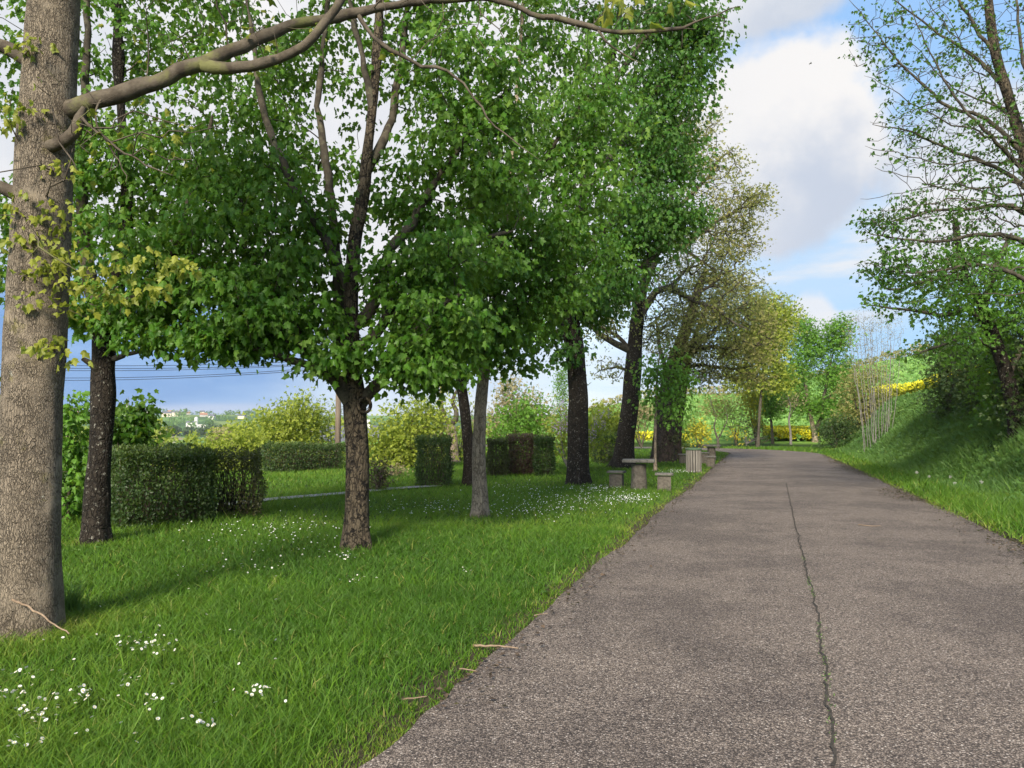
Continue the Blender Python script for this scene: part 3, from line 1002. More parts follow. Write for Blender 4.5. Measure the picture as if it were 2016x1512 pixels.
L([(708, 800, .075), (745, 752, .08, 9.8), (785, 705, .065, 9.7), (812, 655, .055, 9.6), (850, 610, .04, 9.5), (910, 575, .025, 9.4)])
L([(692, 700, .085), (668, 660, .08, 10.1), (664, 560, .07, 10.2), (656, 440, .062, 10.3), (642, 320, .055, 10.3), (626, 190, .045, 10.4), (640, 60, .035, 10.4), (650, -80, .025, 10.4)])
L([(690, 580, .07), (640, 470, .06, 9.8), (565, 340, .05, 9.7), (522, 230, .04, 9.7), (500, 90, .03, 9.7), (480, -60, .02, 9.7)])
L([(700, 640, .085), (740, 590, .08, 10.0), (768, 490, .07, 10.1), (800, 455, .062, 10.1), (850, 375, .05, 10.1), (900, 290, .04, 10.1), (960, 220, .03, 10.1), (1010, 170, .02, 10.1)])
L([(722, 340, .065), (760, 270, .055, 10.1), (785, 160, .045, 10.2), (800, 30, .035, 10.2), (810, -90, .02, 10.2)])
L([(698, 700, .08), (752, 640, .07, 10.1), (800, 560, .06, 10.2), (870, 515, .05, 10.2), (930, 480, .04, 10.2), (1010, 452, .025, 10.2)])
L([(735, 215, .05), (712, 110, .04, 9.8), (690, 0, .03, 9.7), (680, -100, .02, 9.7)])
tg = ells([(440, 668, 9.4, 50, 42, .5, 22), (500, 650, 9.4, 90, 50, .7, 40), (590, 625, 9.5, 70, 50, .8, 26), (640, 700, 9.3, 40, 40, .5, 8), (590, 530, 9.9, 90, 60, 1.0, 24), (480, 560, 9.7, 110, 60, 1.0, 38), (520, 450, 9.7, 150, 80, 1.4, 60), (440, 360, 9.8, 120, 80, 1.2, 34), (590, 320, 10.9, 130, 90, 1.0, 26), (470, 200, 10.4, 130, 110, 1.2, 30), (650, 150, 11.2, 170, 110, 1.0, 20), (560, 90, 10.8, 140, 90, 1.2, 22), (640, -60, 10.4, 330, 90, 1.8, 50),
           (810, 720, 9.6, 80, 48, .7, 40), (860, 640, 9.6, 110, 70, .9, 52), (790, 590, 10.2, 70, 50, .9, 16), (880, 520, 9.9, 130, 80, 1.2, 50), (850, 400, 10.6, 100, 80, 1.1, 26), (940, 330, 10.3, 120, 100, 1.3, 46), (920, 170, 10.2, 130, 90, 1.3, 46), (860, 40, 10.6, 140, 90, 1.3, 26), (980, 200, 10.1, 90, 100, 1.1, 30), (620, 430, 10.2, 70, 60, .7, 12)])
tips = T.grow(tg, bias=.28, step=.17, jit=.10, r0=.0042, e=2.2)
mid_maple = finish(T, 'maple_tree', 'broad maple with blotched trunk and round knot standing alone mid lawn', 'tree', B_MAPLE, 'roadside trees on the lawn', fine=(56, .018, 10.0), flare=.30, limb_amp=.012, foliage=tufts(keepf(tips, .72), 48, .21, .09, T_MAPLE, droop=1.1, flat=.42, upn=.55), leafm=L_MAPLE, bark2=B_BLACK)
# the healed branch scar: a ring of callus round a hollow
kb = np.array(mid_maple.location)
kc = at(718, 798, 9.735)
mb = MB()
dv = unit(np.array((0, 0, CAMH)) - kc + np.array((.25, 0, 0)))
ua = unit(np.cross(dv, (0, 0, 1))); ub = np.cross(ua, dv)
th = np.linspace(0, 2 * math.pi, 25)
mb.tube(kc + .075 * np.cos(th)[:, None] * ua + .092 * np.sin(th)[:, None] * ub, np.full(25, .021), 8)
mb.tube(np.array([kc - dv * .06, kc - dv * .012]), np.array((.06, .05)), 12)
mb.build('knot', B_MAPLE, mid_maple, smooth=True)

# ------------------------------------------------------------------ slim tree right of it
Y = 13.3
T = Tree(np.vstack([base_row(945, 1024, Y, .165), pth([(945, 980, .135), (943, 900, .12), (945, 820, .108), (950, 760, .10), (958, 700, .092), (968, 640, .082), (980, 570, .072), (992, 480, .062), (1002, 380, .052), (1012, 260, .044), (1022, 130, .036), (1030, 0, .026)], Y)]), step=.07, free=.40)
def L(rows, wob=.014, step=.18):
    T.limb(pth(rows, Y), wob=wob, step=step)
L([(956, 715, .04), (915, 660, .034, 13.2), (880, 620, .028, 13.1), (840, 590, .02, 13.0)])
L([(962, 680, .045), (1010, 620, .038, 13.2), (1060, 570, .03, 13.1), (1130, 540, .02, 13.0)])
L([(982, 560, .045), (1050, 470, .038, 13.3), (1120, 400, .03, 13.3), (1200, 360, .02, 13.3)])
L([(995, 460, .045), (1060, 340, .038, 13.4), (1120, 240, .03, 13.4), (1180, 160, .02, 13.4)])
L([(1000, 400, .04), (960, 300, .032, 13.3), (930, 200, .024, 13.3)])
tg = ells([(900, 650, 13.1, 90, 60, 1.0, 34), (985, 640, 13.1, 60, 60, .9, 30), (1000, 705, 13.1, 42, 32, .5, 12), (1060, 580, 13.1, 90, 60, 1.0, 42), (950, 560, 13.2, 100, 60, 1.1, 34), (1110, 490, 13.2, 100, 70, 1.1, 46), (1020, 440, 13.3, 120, 80, 1.3, 44), (1150, 370, 13.3, 90, 80, 1.2, 42), (1050, 290, 13.6, 110, 80, 1.2, 36), (1170, 230, 13.4, 80, 90, 1.2, 36), (1090, 110, 13.6, 120, 80, 1.2, 32), (1040, -20, 13.3, 150, 90, 1.5, 36), (960, 400, 13.3, 70, 90, 1.1, 20)])
tips = T.grow(tg, bias=.28, step=.2, jit=.10, r0=.0045, e=2.25)
finish(T, 'maple_tree', 'slim pale trunk between the mid lawn maple and the thick dark trunk', 'tree', B_SLIM, 'roadside trees on the lawn', fine=(36, .008, 14.0), flare=.18, foliage=tufts(keepf(tips, .72), 40, .24, .10, T_MAPLE, droop=1.1, flat=.45, upn=.55), leafm=L_MAPLE, bark2=B_BLACK)

# thin dark trunk just behind it
Y = 20.5
T = Tree(np.vstack([base_row(925, 957, Y, .19), pth([(924, 900, .155), (918, 830, .15), (910, 770, .145), (900, 710, .12), (892, 640, .10), (900, 540, .07)], Y)]), step=.12, free=.5)
tg = ells([(860, 700, 20.5, 80, 45, 1.2, 26), (920, 690, 20.5, 60, 60, 1.2, 22), (890, 620, 20.5, 120, 60, 1.6, 40), (1020, 640, 20.5, 50, 40, 1.2, 12)])
tips = T.grow(tg, bias=.3, step=.3, jit=.09, r0=.006, e=2.1)
finish(T, 'maple_tree', 'thin dark trunk close behind the slim pale trunk', 'tree', B_DARK, 'roadside trees on the lawn', fine=(24, .02, 7.0), foliage=tufts(tips, 26, .28, .15, T_MAPLE, droop=.7), leafm=L_FRESH, bark2=B_BLACK)

# ------------------------------------------------------------------ thick dark trunk by the picnic table
Y = 21.0
T = Tree(np.vstack([base_row(1140, 958, Y, .36), pth([(1139, 930, .31), (1138, 860, .285), (1138, 780, .275), (1134, 710, .265), (1126, 655, .26), (1116, 600, .22), (1118, 520, .19), (1140, 420, .16), (1165, 300, .13), (1190, 180, .10), (1215, 60, .08), (1230, -60, .05)], Y)]), step=.12, free=.5)
def L(rows, wob=.02, step=.28):
    T.limb(pth(rows, Y), wob=wob, step=step)
L([(1126, 640, .09), (1104, 650, .08, 20.9), (1092, 655, .07, 20.7), (1076, 650, .05, 20.6)])
L([(1124, 640, .14), (1170, 580, .12, 20.8), (1230, 540, .09, 20.7), (1300, 500, .06, 20.6)])
L([(1120, 520, .13), (1200, 440, .11, 20.9), (1270, 380, .08, 20.8), (1330, 330, .05, 20.8), (1370, 300, .03, 20.8)])
L([(1150, 380, .11), (1230, 270, .09, 21), (1300, 170, .07, 21), (1370, 90, .04, 21)])
L([(1115, 560, .11), (1060, 480, .09, 21.2), (1010, 400, .06, 21.3)])
L([(1185, 200, .09), (1260, 90, .07, 21), (1330, 10, .05, 21)])
tg = ells([(1170, 590, 20.8, 90, 46, 1.3, 34), (1230, 530, 20.7, 80, 60, 1.3, 44), (1260, 470, 20.7, 90, 50, 1.3, 40), (1320, 425, 20.6, 56, 34, .8, 20), (1230, 400, 20.8, 110, 70, 1.6, 50), (1310, 320, 20.8, 76, 62, 1.3, 46), (1330, 230, 20.9, 66, 60, 1.2, 34), (1240, 245, 21, 110, 76, 1.5, 44), (1340, 130, 21, 72, 60, 1.3, 44), (1375, 68, 21, 50, 36, .9, 22), (1250, 90, 21, 120, 90, 1.8, 50), (1320, 10, 21, 90, 60, 1.4, 34), (1180, -40, 21, 160, 80, 2, 44), (1120, 250, 21.4, 100, 120, 1.5, 24), (1080, 560, 21.2, 60, 60, 1.2, 18), (1075, 655, 20.7, 50, 40, .9, 14), (1110, 690, 20.3, 30, 24, .5, 7), (1360, 430, 20.6, 20, 24, .4, 6)])
tips = T.grow(tg, bias=.28, step=.28, jit=.09, r0=.006, e=2.15)
finish(T, 'maple_tree', 'thick dark lichen-flecked trunk left of the nearer stone picnic table', 'tree', B_DARK, 'roadside trees on the lawn', fine=(40, .025, 6.0), flare=.16, foliage=tufts(keepf(tips, .75), 54, .32, .122, T_MAPLE, droop=1.1, flat=.45, upn=.55), leafm=L_MAPLE2, bark2=B_BLACK)

# ------------------------------------------------------------------ oaks in young leaf further along
Y = 30.0
T = Tree(np.vstack([base_row(1226, 922, Y, .50), pth([(1229, 890, .38), (1236, 830, .34), (1244, 760, .32), (1249, 700, .30), (1254, 640, .26), (1262, 580, .22), (1285, 500, .18), (1315, 410, .13), (1345, 320, .09), (1360, 250, .05)], Y)]), step=.16, free=.48)
def L(rows, wob=.03, step=.35):
    T.limb(pth(rows, Y), wob=wob, step=step)
L([(1246, 694, .14), (1215, 678, .13, 29.8), (1180, 656, .11, 29.6), (1160, 640, .09, 29.5), (1120, 610, .05, 29.4)])
L([(1248, 700, .09), (1215, 660, .08, 30.2), (1185, 645, .06, 30.3), (1150, 600, .04, 30.4)])
L([(1256, 628, .15), (1290, 575, .14, 29.8), (1320, 566, .12, 29.6), (1370, 594, .09, 29.4), (1410, 610, .06, 29.3), (1470, 650, .03, 29.2)])
L([(1268, 560, .15), (1300, 488, .14, 29.8), (1340, 484, .12, 29.7), (1390, 450, .09, 29.6), (1440, 420, .06, 29.5), (1490, 400, .03, 29.5)])
L([(1340, 484, .07, 29.7), (1390, 520, .05, 29.6), (1430, 560, .03, 29.6)])
L([(1300, 450, .10), (1380, 360, .07, 30), (1430, 300, .04, 30)])
L([(1248, 735, .06), (1215, 722, .05, 29.8), (1185, 728, .03, 29.8)])
tg = ells([(1440, 420, 29.6, 70, 60, 1.6, 153), (1490, 395, 29.5, 30, 26, .7, 37), (1400, 330, 30, 70, 60, 1.6, 119), (1350, 270, 30, 60, 50, 1.5, 85), (1390, 500, 29.6, 80, 50, 1.6, 136), (1440, 560, 29.5, 60, 50, 1.5, 102), (1330, 560, 29.7, 70, 50, 1.6, 102), (1310, 430, 30, 80, 70, 1.8, 85), (1230, 590, 30, 60, 50, 1.5, 68), (1180, 640, 29.7, 60, 36, 1.2, 57), (1380, 620, 29.4, 80, 36, 1.3, 102), (1200, 725, 29.8, 36, 24, .8, 23), (1290, 650, 30, 50, 40, 1.4, 57), (1460, 480, 29.6, 40, 34, 1, 51), (1405, 240, 30, 26, 26, .6, 17)])
tips = T.grow(tg, bias=.22, step=.3, jit=.13, r0=.013, e=2.5)
finish(T, 'oak_tree', 'leaning dark oak with thin olive young leaves behind the nearer picnic table', 'tree', B_DARK, 'roadside trees on the lawn', fine=(36, .03, 5.0), flare=.28, foliage=tufts(keepf(tips, .9), 14, .25, .10, T_SPRAY, droop=.2), leafm=L_OLIVE, bark2=B_BLACK)

Y = 35.0
B_IVY = bark_mat('ivy_clad_bark', (.075, .055, .043), (.018, .013, .011), crack=.85, fis=11, zs=.6, lichen=(.05, .05, .022), lamt=.52, lsc=7)
T = Tree(np.vstack([base_row(1306, 903, Y, .50), pth([(1306, 880, .44), (1308, 830, .42), (1314, 780, .38), (1322, 730, .32), (1336, 690, .28), (1352, 640, .2), (1372, 580, .12), (1390, 530, .07)], Y)]), step=.18, free=.45)
def L(rows, wob=.03, step=.4):
    T.limb(pth(rows, Y), wob=wob, step=step)
L([(1330, 705, .16), (1365, 690, .13, 34.6), (1400, 682, .10, 34.3), (1450, 690, .06, 34), (1510, 676, .03, 33.8)])
L([(1340, 690, .14), (1380, 668, .12, 34.8), (1405, 655, .09, 34.8), (1440, 620, .06, 34.8), (1490, 600, .03, 34.8)])
L([(1325, 725, .10), (1380, 720, .08, 35), (1440, 726, .06, 35), (1490, 720, .03, 35)])
L([(1318, 750, .12), (1300, 690, .09, 35.2), (1290, 620, .05, 35.2)])
tg = ells([(1400, 680, 34.5, 90, 40, 1.8, 153), (1470, 690, 34, 60, 36, 1.4, 119), (1400, 735, 34.8, 80, 20, 1.4, 102), (1370, 620, 35, 80, 46, 1.8, 136), (1450, 620, 34.8, 60, 44, 1.5, 119), (1500, 650, 34.4, 40, 40, 1.1, 68), (1390, 550, 35, 60, 40, 1.4, 68), (1300, 660, 35.2, 40, 50, 1.4, 51), (1350, 690, 34.4, 50, 40, 1, 51), (1480, 745, 34.6, 40, 16, .9, 37)])
tips = T.grow(tg, bias=.22, step=.34, jit=.13, r0=.014, e=2.5)
ivy_oak = finish(T, 'oak_tree', 'stout ivy-clad oak arching olive branches over the road by the litter bin', 'tree', B_IVY, 'roadside trees on the lawn', fine=(36, .09, 3.4), flare=.10, foliage=tufts(keepf(tips, .85), 15, .30, .11, T_SPRAY, droop=.1), leafm=L_OLIVE, bark2=B_BLACK)
n = 120
u = rng.uniform(0, 1, n); a = rng.uniform(0, 2 * math.pi, n)
q0, q1 = np.array(T.P[0]), at(1318, 745, 35.0)
C = q0 + (q1 - q0) * u[:, None] + np.stack([np.cos(a), np.sin(a), np.zeros(n)], 1) * (.46 - .10 * u)[:, None]
C = C[vnoise(C * 1.6) > .40]
V, fs, rn = tufts(C, 12, .12, .10, T_KITE, droop=.8)
mesh_np('ivy', V - np.array(ivy_oak.location), fs, L_BROWN, ivy_oak, rnd=rn)
# second ivy stem leaning beside it
Y = 36.5
T = Tree(np.vstack([base_row(1328, 897, Y, .40), pth([(1329, 870, .34), (1333, 820, .30), (1340, 770, .26), (1350, 720, .2), (1366, 670, .12), (1384, 620, .06)], Y)]), step=.2, free=.5)
tg = ells([(1400, 640, 36.5, 70, 50, 1.6, 68), (1350, 700, 36.5, 40, 40, 1, 34), (1440, 570, 36.8, 60, 40, 1.5, 68), (1500, 600, 37, 40, 40, 1.2, 51)])
tips = T.grow(tg, bias=.25, step=.36, jit=.1, r0=.008, e=2.2)
finish(T, 'oak_tree', 'narrower ivy stem leaning right just behind the stout ivy-clad oak', 'tree', B_IVY, 'roadside trees on the lawn', fine=(28, .07, 3.4), foliage=tufts(keepf(tips, .85), 15, .30, .11, T_SPRAY, droop=.1), leafm=L_OLIVE, bark2=B_BLACK)

# young staked tree with fresh leaves
Y = 27.5
T = Tree(np.vstack([base_row(1290, 927, Y, .07), pth([(1290, 880, .05), (1291, 800, .042), (1294, 740, .03), (1300, 690, .015)], Y)]), step=.12, free=.4)
tg = ells([(1312, 730, 27.4, 40, 46, .6, 30), (1300, 785, 27.4, 38, 46, .5, 24), (1352, 760, 27.3, 26, 34, .4, 16), (1325, 800, 27.3, 26, 26, .4, 10), (1286, 740, 27.5, 30, 36, .5, 14), (1330, 835, 27.3, 18, 20, .3, 5)])
tips = T.grow(tg, bias=.25, step=.2, jit=.08, r0=.005, e=2.2)
finish(T, 'sapling', 'slim sapling with fresh bright green leaves in front of the ivy-clad oak', 'tree', B_SLIM, fine=(14, .01, 8.0), foliage=tufts(tips, 14, .26, .125, T_MAPLE, droop=.9), leafm=L_FRESH, bark2=B_TWIG)
# ------------------------------------------------------------------ right-hand bank: trees leaning over the road
Y = 16.0
T = Tree(np.vstack([base_row(2095, 900, Y, .34), pth([(2090, 800, .26), (2078, 650, .235), (2060, 500, .18), (2040, 390, .15), (2014, 290, .125), (1985, 190, .105), (1962, 110, .092), (1948, 20, .08), (1940, -100, .06), (1925, -220, .04)], Y)]), step=.10, free=.30)
def L(rows, wob=.014, step=.2):
    T.limb(pth([(q[0], q[1], q[2] * .68, *q[3:]) for q in rows], Y), wob=wob, step=step)
L([(2062, 505, .09), (2000, 470, .075, 15.8), (1930, 462, .06, 15.6), (1850, 474, .045, 15.5), (1780, 470, .03, 15.4), (1715, 462, .014, 15.4)])
L([(2050, 440, .09), (1990, 405, .07, 16), (1920, 410, .055, 16), (1840, 415, .04, 16), (1770, 432, .025, 16), (1690, 440, .01, 16)])
L([(2072, 590, .08), (2000, 540, .065, 15.8), (1920, 520, .05, 15.6), (1840, 535, .035, 15.5), (1760, 535, .02, 15.4), (1700, 515, .01, 15.4)])
L([(2040, 385, .08), (1960, 330, .06, 16), (1880, 300, .045, 15.9), (1800, 262, .03, 15.8), (1720, 245, .012, 15.8)])
L([(2016, 300, .08), (1940, 235, .06, 16), (1870, 210, .05, 16), (1800, 155, .035, 16), (1730, 70, .018, 16), (1670, -5, .008, 16)])
L([(1985, 190, .07), (1930, 120, .055, 16.2), (1870, 80, .04, 16.2), (1800, 30, .025, 16.2), (1720, -30, .01, 16.2)])
L([(1965, 120, .06), (1905, 30, .045, 16), (1860, -50, .03, 16)])
L([(2050, 430, .08), (2040, 250, .06, 15.5), (2010, 100, .045, 15.4), (2000, -40, .03, 15.4)])
L([(2030, 350, .07), (1950, 270, .05, 15.4), (1880, 190, .035, 15.3), (1830, 100, .02, 15.3), (1790, 10, .012, 15.3)])
for x0, y0, x1, y1, r in [(2000, 245, 1840, -20, .06), (1990, 215, 1770, 60, .06), (2010, 280, 1700, 150, .06), (2020, 310, 1705, 290, .055), (2030, 345, 1720, 330, .055), (2040, 385, 1690, 395, .05), (2045, 410, 1730, 420, .05),
                          (2055, 470, 1740, 490, .05), (2062, 520, 1720, 560, .05), (2068, 560, 1760, 600, .045), (1975, 160, 1800, -40, .05), (2045, 420, 1930, 60, .05), (2060, 500, 1960, 230, .06), (2050, 450, 1850, 360, .05)]:
    d1 = 16 + rng.uniform(-1.2, 1.0)
    mx_, my_ = x0 + (x1 - x0) * .5, y0 + (y1 - y0) * .5 + (30 if y1 < y0 else -14) + rng.uniform(-14, 14)
    r *= .72
    L([(x0, y0, r), (x0 + (x1 - x0) * .22, y0 + (my_ - y0) * .5 + 8, r * .75, 16 + (d1 - 16) * .4), (mx_, my_, r * .5, 16 + (d1 - 16) * .8), (x1, y1, .007, d1)], wob=.03)
tg = ells([(1850, 110, 16, 130, 120, 1.6, 396), (1900, 260, 16, 130, 110, 1.6, 432), (1800, 260, 15.9, 90, 80, 1.1, 180), (1730, 60, 16, 70, 80, .9, 144), (1880, 420, 15.8, 130, 80, 1.4, 432), (1770, 440, 15.6, 80, 56, .9, 180), (1720, 440, 15.5, 40, 40, .5, 57), (1850, 540, 15.6, 130, 50, 1.2, 288), (1740, 520, 15.5, 55, 40, .6, 78), (1980, 330, 15.8, 90, 200, 1.6, 324), (1960, 60, 16, 110, 110, 1.5, 216), (1900, -120, 16, 220, 110, 2, 216), (2110, 250, 16, 120, 260, 2, 216)])
tips = T.grow(tg, bias=.10, step=.17, jit=.10, r0=.0052, e=2.5)
zz = np.array([(CY - 0) * 0 for _ in tips])
C1 = tips[rng.uniform(size=len(tips)) < .36]
fol = tufts(C1, 5, .07, .07, T_MAPLE, droop=.5, upn=.6)
low = tips[tips[:, 2] < 5.4]
low = low[rng.uniform(size=len(low)) < .28]
fol = merge([fol, tufts(low, 6, .11, .08, T_MAPLE, droop=.5)])
finish(T, 'maple_tree', 'sparse-leaved maple on the right bank reaching bare limbs over the road', 'tree', B_MAPLE, 'trees on the right bank', fine=(40, .015, 8.0), foliage=fol, leafm=L_MAPLE2, bark2=B_BLACK)

Y = 21.0
T = Tree(np.vstack([base_row(2008, 880, Y, .24), pth([(1998, 810, .20), (1982, 740, .18), (1966, 690, .165), (1945, 635, .15), (1925, 585, .135), (1905, 550, .12), (1890, 500, .09), (1880, 430, .06)], Y)]), step=.12, free=.40)
def L(rows, wob=.014, step=.2):
    T.limb(pth(rows, Y), wob=wob, step=step)
L([(1948, 640, .10), (1905, 610, .08, 20.8), (1860, 620, .06, 20.6), (1800, 612, .04, 20.5), (1740, 604, .022, 20.4), (1690, 598, .01, 20.4)])
L([(1905, 550, .10), (1860, 545, .075, 20.8), (1800, 560, .05, 20.6), (1750, 570, .03, 20.5), (1695, 520, .01, 20.5)])
L([(1965, 690, .07), (1910, 665, .05, 20.5), (1850, 680, .035, 20.3), (1800, 700, .018, 20.2)])
L([(1935, 610, .10), (1960, 530, .08, 21), (1990, 460, .06, 21.2)])
L([(1985, 745, .08), (2020, 660, .06, 21), (2050, 590, .04, 21)])
tg = ells([(1770, 595, 20.5, 75, 30, .9, 44), (1840, 600, 20.6, 80, 46, 1.2, 54), (1900, 520, 20.8, 90, 50, 1.3, 60), (1960, 600, 20.8, 80, 90, 1.4, 70), (1870, 680, 20.3, 70, 36, 1.0, 40), (2010, 520, 21, 60, 80, 1.4, 40), (1720, 590, 20.4, 36, 26, .5, 14), (1800, 690, 20.2, 40, 20, .6, 12)])
tips = T.grow(tg, bias=.22, step=.22, jit=.10, r0=.0045, e=2.2)
fol = [tufts(tips[tips[:, 0] < 11.6], 5, .12, .10, T_MAPLE, droop=.5), tufts(tips[tips[:, 0] >= 11.6], 20, .2, .105, T_MAPLE, droop=.5)]
finish(T, 'maple_tree', 'dark crooked trunk leaning left out of the ivy thicket on the bank', 'tree', B_DARK, 'trees on the right bank', fine=(28, .02, 6.0), foliage=merge(fol), leafm=L_FRESH, bark2=B_BLACK)


def shrub(name, label, cat, base, ellsp, leafm, nleaf=22, sig=.2, lsize=.07, tmpl=T_KITE, stems=5, bark=None, stem_r=.035, group=None, r0=.005, bias=.3, droop=.2, flat=.9, crown='foliage', extra=None, minr=0.0, step=.3, rspread=.5):
    """several stems from one root, branching into ellipsoids of leaf tufts"""
    b = np.array(base, float)
    if len(b) == 3:
        pass
    tg = ells(ellsp)
    tg[:, 2] = np.maximum(tg[:, 2], H(tg[:, 0], tg[:, 1]) + .06)
    c = tg.mean(0)
    T = Tree(np.array([(*b - np.array((0, 0, .08)), stem_r * 1.4), (*(b + np.array((0, 0, .12))), stem_r * 1.2), (*(b + np.array((.02, 0, .25))), stem_r)]), step=.1, free=.3)
    pick = tg[rng.choice(len(tg), min(stems, len(tg)), replace=False)]
    for q in pick:
        m1 = b + (q - b) * .45 + rng.normal(0, .08, 3) + np.array((0, 0, .12 * np.linalg.norm(q - b)))
        T.limb(np.array([(*(b + np.array((0, 0, .14))), stem_r), (*m1, stem_r * .7), (*q, stem_r * .25)]), step=.2, bare=.2)
    tips = T.grow(tg, bias=bias, step=step, jit=.1, r0=r0, e=2.2, maxseg=4)
    root = empty(name, b)
    tag(root, label, cat, group)
    v = T.tubes((0, 1, 2), b, minr=minr, sides=4)
    mesh_np('stems', v[0], v[1], bark or B_TWIG, root, smooth=True)
    V, fs, rn = tufts(tips, nleaf, sig, lsize, tmpl, droop=droop, flat=flat, rspread=rspread)
    mesh_np(crown, V - b, fs, leafm, root, rnd=rn)
    return root, tips


def on_ground(px, Y, dt=0):
    x = (px - CX) / F * Y
    y = Y
    return (x, y, H(x, y)[0])


# the thicket on the bank: separate bushes of ivy, hawthorn and elder
for k, (px, Y, es, lm, lab, nl) in enumerate([
    (1868, 31.0, [(1868, 765, 31, 34, 62, 1.2, 60), (1850, 705, 31, 30, 46, 1.0, 34), (1880, 680, 31, 36, 50, 1.2, 40)], L_HEDGE, 'dark ivy bush at the far end of the bank thicket', 26),
    (1925, 27.0, [(1925, 760, 27, 40, 70, 1.2, 70), (1915, 680, 27, 44, 60, 1.2, 56), (1950, 640, 27, 40, 50, 1.2, 36)], L_HEDGE, 'tall dark hawthorn in the middle of the bank thicket', 26),
    (1972, 23.5, [(1972, 790, 23.5, 40, 62, 1.0, 50), (1960, 720, 23.5, 40, 60, 1.0, 46), (1996, 690, 23.5, 40, 70, 1.0, 44)], L_FRESH, 'lighter green elder bush near the right edge of the thicket', 20),
    (2040, 21.0, [(2030, 790, 21, 50, 80, 1.0, 60), (2040, 680, 21, 60, 80, 1.2, 60), (2080, 560, 21, 60, 80, 1.2, 50)], L_HEDGE, 'dark bush at the right edge beside the crooked trunk', 26),
    (2150, 18.5, [(2140, 790, 18.5, 70, 110, 1.2, 60), (2160, 640, 18.5, 80, 100, 1.4, 50)], L_HEDGE, 'dark bush beyond the right edge of the bank thicket', 24)]):
    shrub('hedgerow_bush', lab, 'bush', on_ground(px, Y), es, lm, nleaf=nl, sig=.26, lsize=.12, tmpl=T_SPRAY, stems=9, bark=B_BLACK, stem_r=.06, group='bushes of the bank thicket', r0=.008)

# bare multi-stemmed poplars beyond the thicket
Y = 42.0
b = np.array(on_ground(1724, Y))
T = Tree(np.array([(*(b + np.array((0, 0, -.1))), .14), (*(b + np.array((0, 0, .15))), .12), (*(b + np.array((0, 0, .3))), .1)]), step=.1, free=.0)
ends = [(1672, 660), (1740, 660), (1712, 625), (1755, 655), (1668, 640), (1690, 618), (1700, 605), (1716, 600), (1735, 606), (1748, 612), (1762, 640), (1775, 650), (1706, 660), (1725, 640), (1756, 690), (1682, 700)]
stemV, stemF = [], []
for k, (ex, ey) in enumerate(ends):
    d = Y + rng.uniform(-.8, .8)
    bx = 1724 + (ex - 1716) * .66
    q_ = pth([(1730 + (bx - 1730) * .75, 842, .034, d), (bx, 800, .030, d), (bx + (ex - bx) * .40, 740, .025, d), (bx + (ex - bx) * .75, 680, .017, d), (ex, ey, .006, d)], Y)
    q_[0, 2] = H(q_[0, 0], q_[0, 1])[0] - .05
    q_[:, 3] *= rng.uniform(.5, .8)
    q_ = smooth_path(q_, .3)
    q_[1:, :3] += rng.normal(0, .018, (len(q_) - 1, 3))
    v_, f_ = tube(q_[:, :3], q_[:, 3], 6)
    stemV.append(v_); stemF.append(f_ + sum(len(w_) for w_ in stemV[:-1]))
    T.limb(q_[2:], step=.35, bare=.4)
tg = ells([(1718, 650, Y, 62, 56, 1.2, 260), (1740, 720, Y, 46, 50, 1.2, 110), (1690, 690, Y, 40, 60, 1.0, 120), (1720, 640, Y, 60, 50, 1.2, 120)])
tips = T.grow(tg, bias=.15, step=.4, jit=.08, r0=.006, e=2.3)
root = tag(empty('poplar_clump', b), 'clump of thin bare pale stems standing up from the bank crest', 'tree')
mesh_np('stems', np.concatenate(stemV) - b, [np.concatenate(stemF)], B_GREY, root, smooth=True)
v = T.tubes((2,), b)
mesh_np('twigs', v[0], v[1], B_GREY, root, smooth=True)
V, fs, rn = tufts(tips, 3, .12, .06, T_KITE)
mesh_np('buds', V - b, fs, L_TAN, root, rnd=rn)

# grass, nettles and docks on the bank
n = 70000
s = rng.uniform(2, 62, n) ** 1.0
s = 2 + 60 * rng.uniform(0, 1, n) ** 1.5
t = rng.uniform(4.6, 11.5, n)
x, y = xy(s, t)
ro = road_off(x, y)
keep = (np.abs(ro) > HALF + 1.0) & (vn2(x, y, .9) + rng.uniform(-.35, .35, n) > .38)
x, y, s, t = x[keep], y[keep], s[keep], t[keep]
n = len(x)
z = H(x, y)
hgt = (.08 + .26 * vn2(x, y, .5)) * rng.uniform(.2, 1, n)
P = np.c_[x, y, z + hgt * sm(4.4, 6.2, t)]
ax = rng.normal(0, .7, (n, 3)); ax[:, 2] += .1
ax[:, 0] -= .4
nr = rng.normal(0, .45, (n, 3)) + np.array((-.4, 0, 1))
sz = (.07 + .07 * rng.uniform(0, 1, n)) * (1 + .012 * s)
V1 = leaves(P, ax, nr, sz, T_SPRAY, np.clip(vn2(x, y, .7) * .8 + rng.uniform(-.25, .3, n), 0, 1))
n2 = 190000
s = 2 + 60 * rng.uniform(0, 1, n2) ** 1.5
t = rng.uniform(4.4, 11.5, n2)
x, y = xy(s, t)
ro = road_off(x, y)
keep = np.abs(ro) > HALF + .8
x, y, s, t = x[keep], y[keep], s[keep], t[keep]
hh = (.16 + .30 * vn2(x, y, .8)) * rng.uniform(.5, 1.2, len(x)) * (.7 + .3 * sm(4.4, 6, t))
V2 = blades(np.c_[x, y, H(x, y) - .02], hh, .0055 + .0004 * s, .7, '', None, tri=True, rnd=np.clip(.1 + .5 * vn2(x, y, .6) + rng.uniform(-.1, .3, len(x)), 0, 1))
V, fs, rn = merge([V1, V2])
tag(mesh_np('bank_undergrowth', V, fs, L_BANK, rnd=rn), kind='stuff', label='nettles docks and long grass covering the right bank', cat='undergrowth')

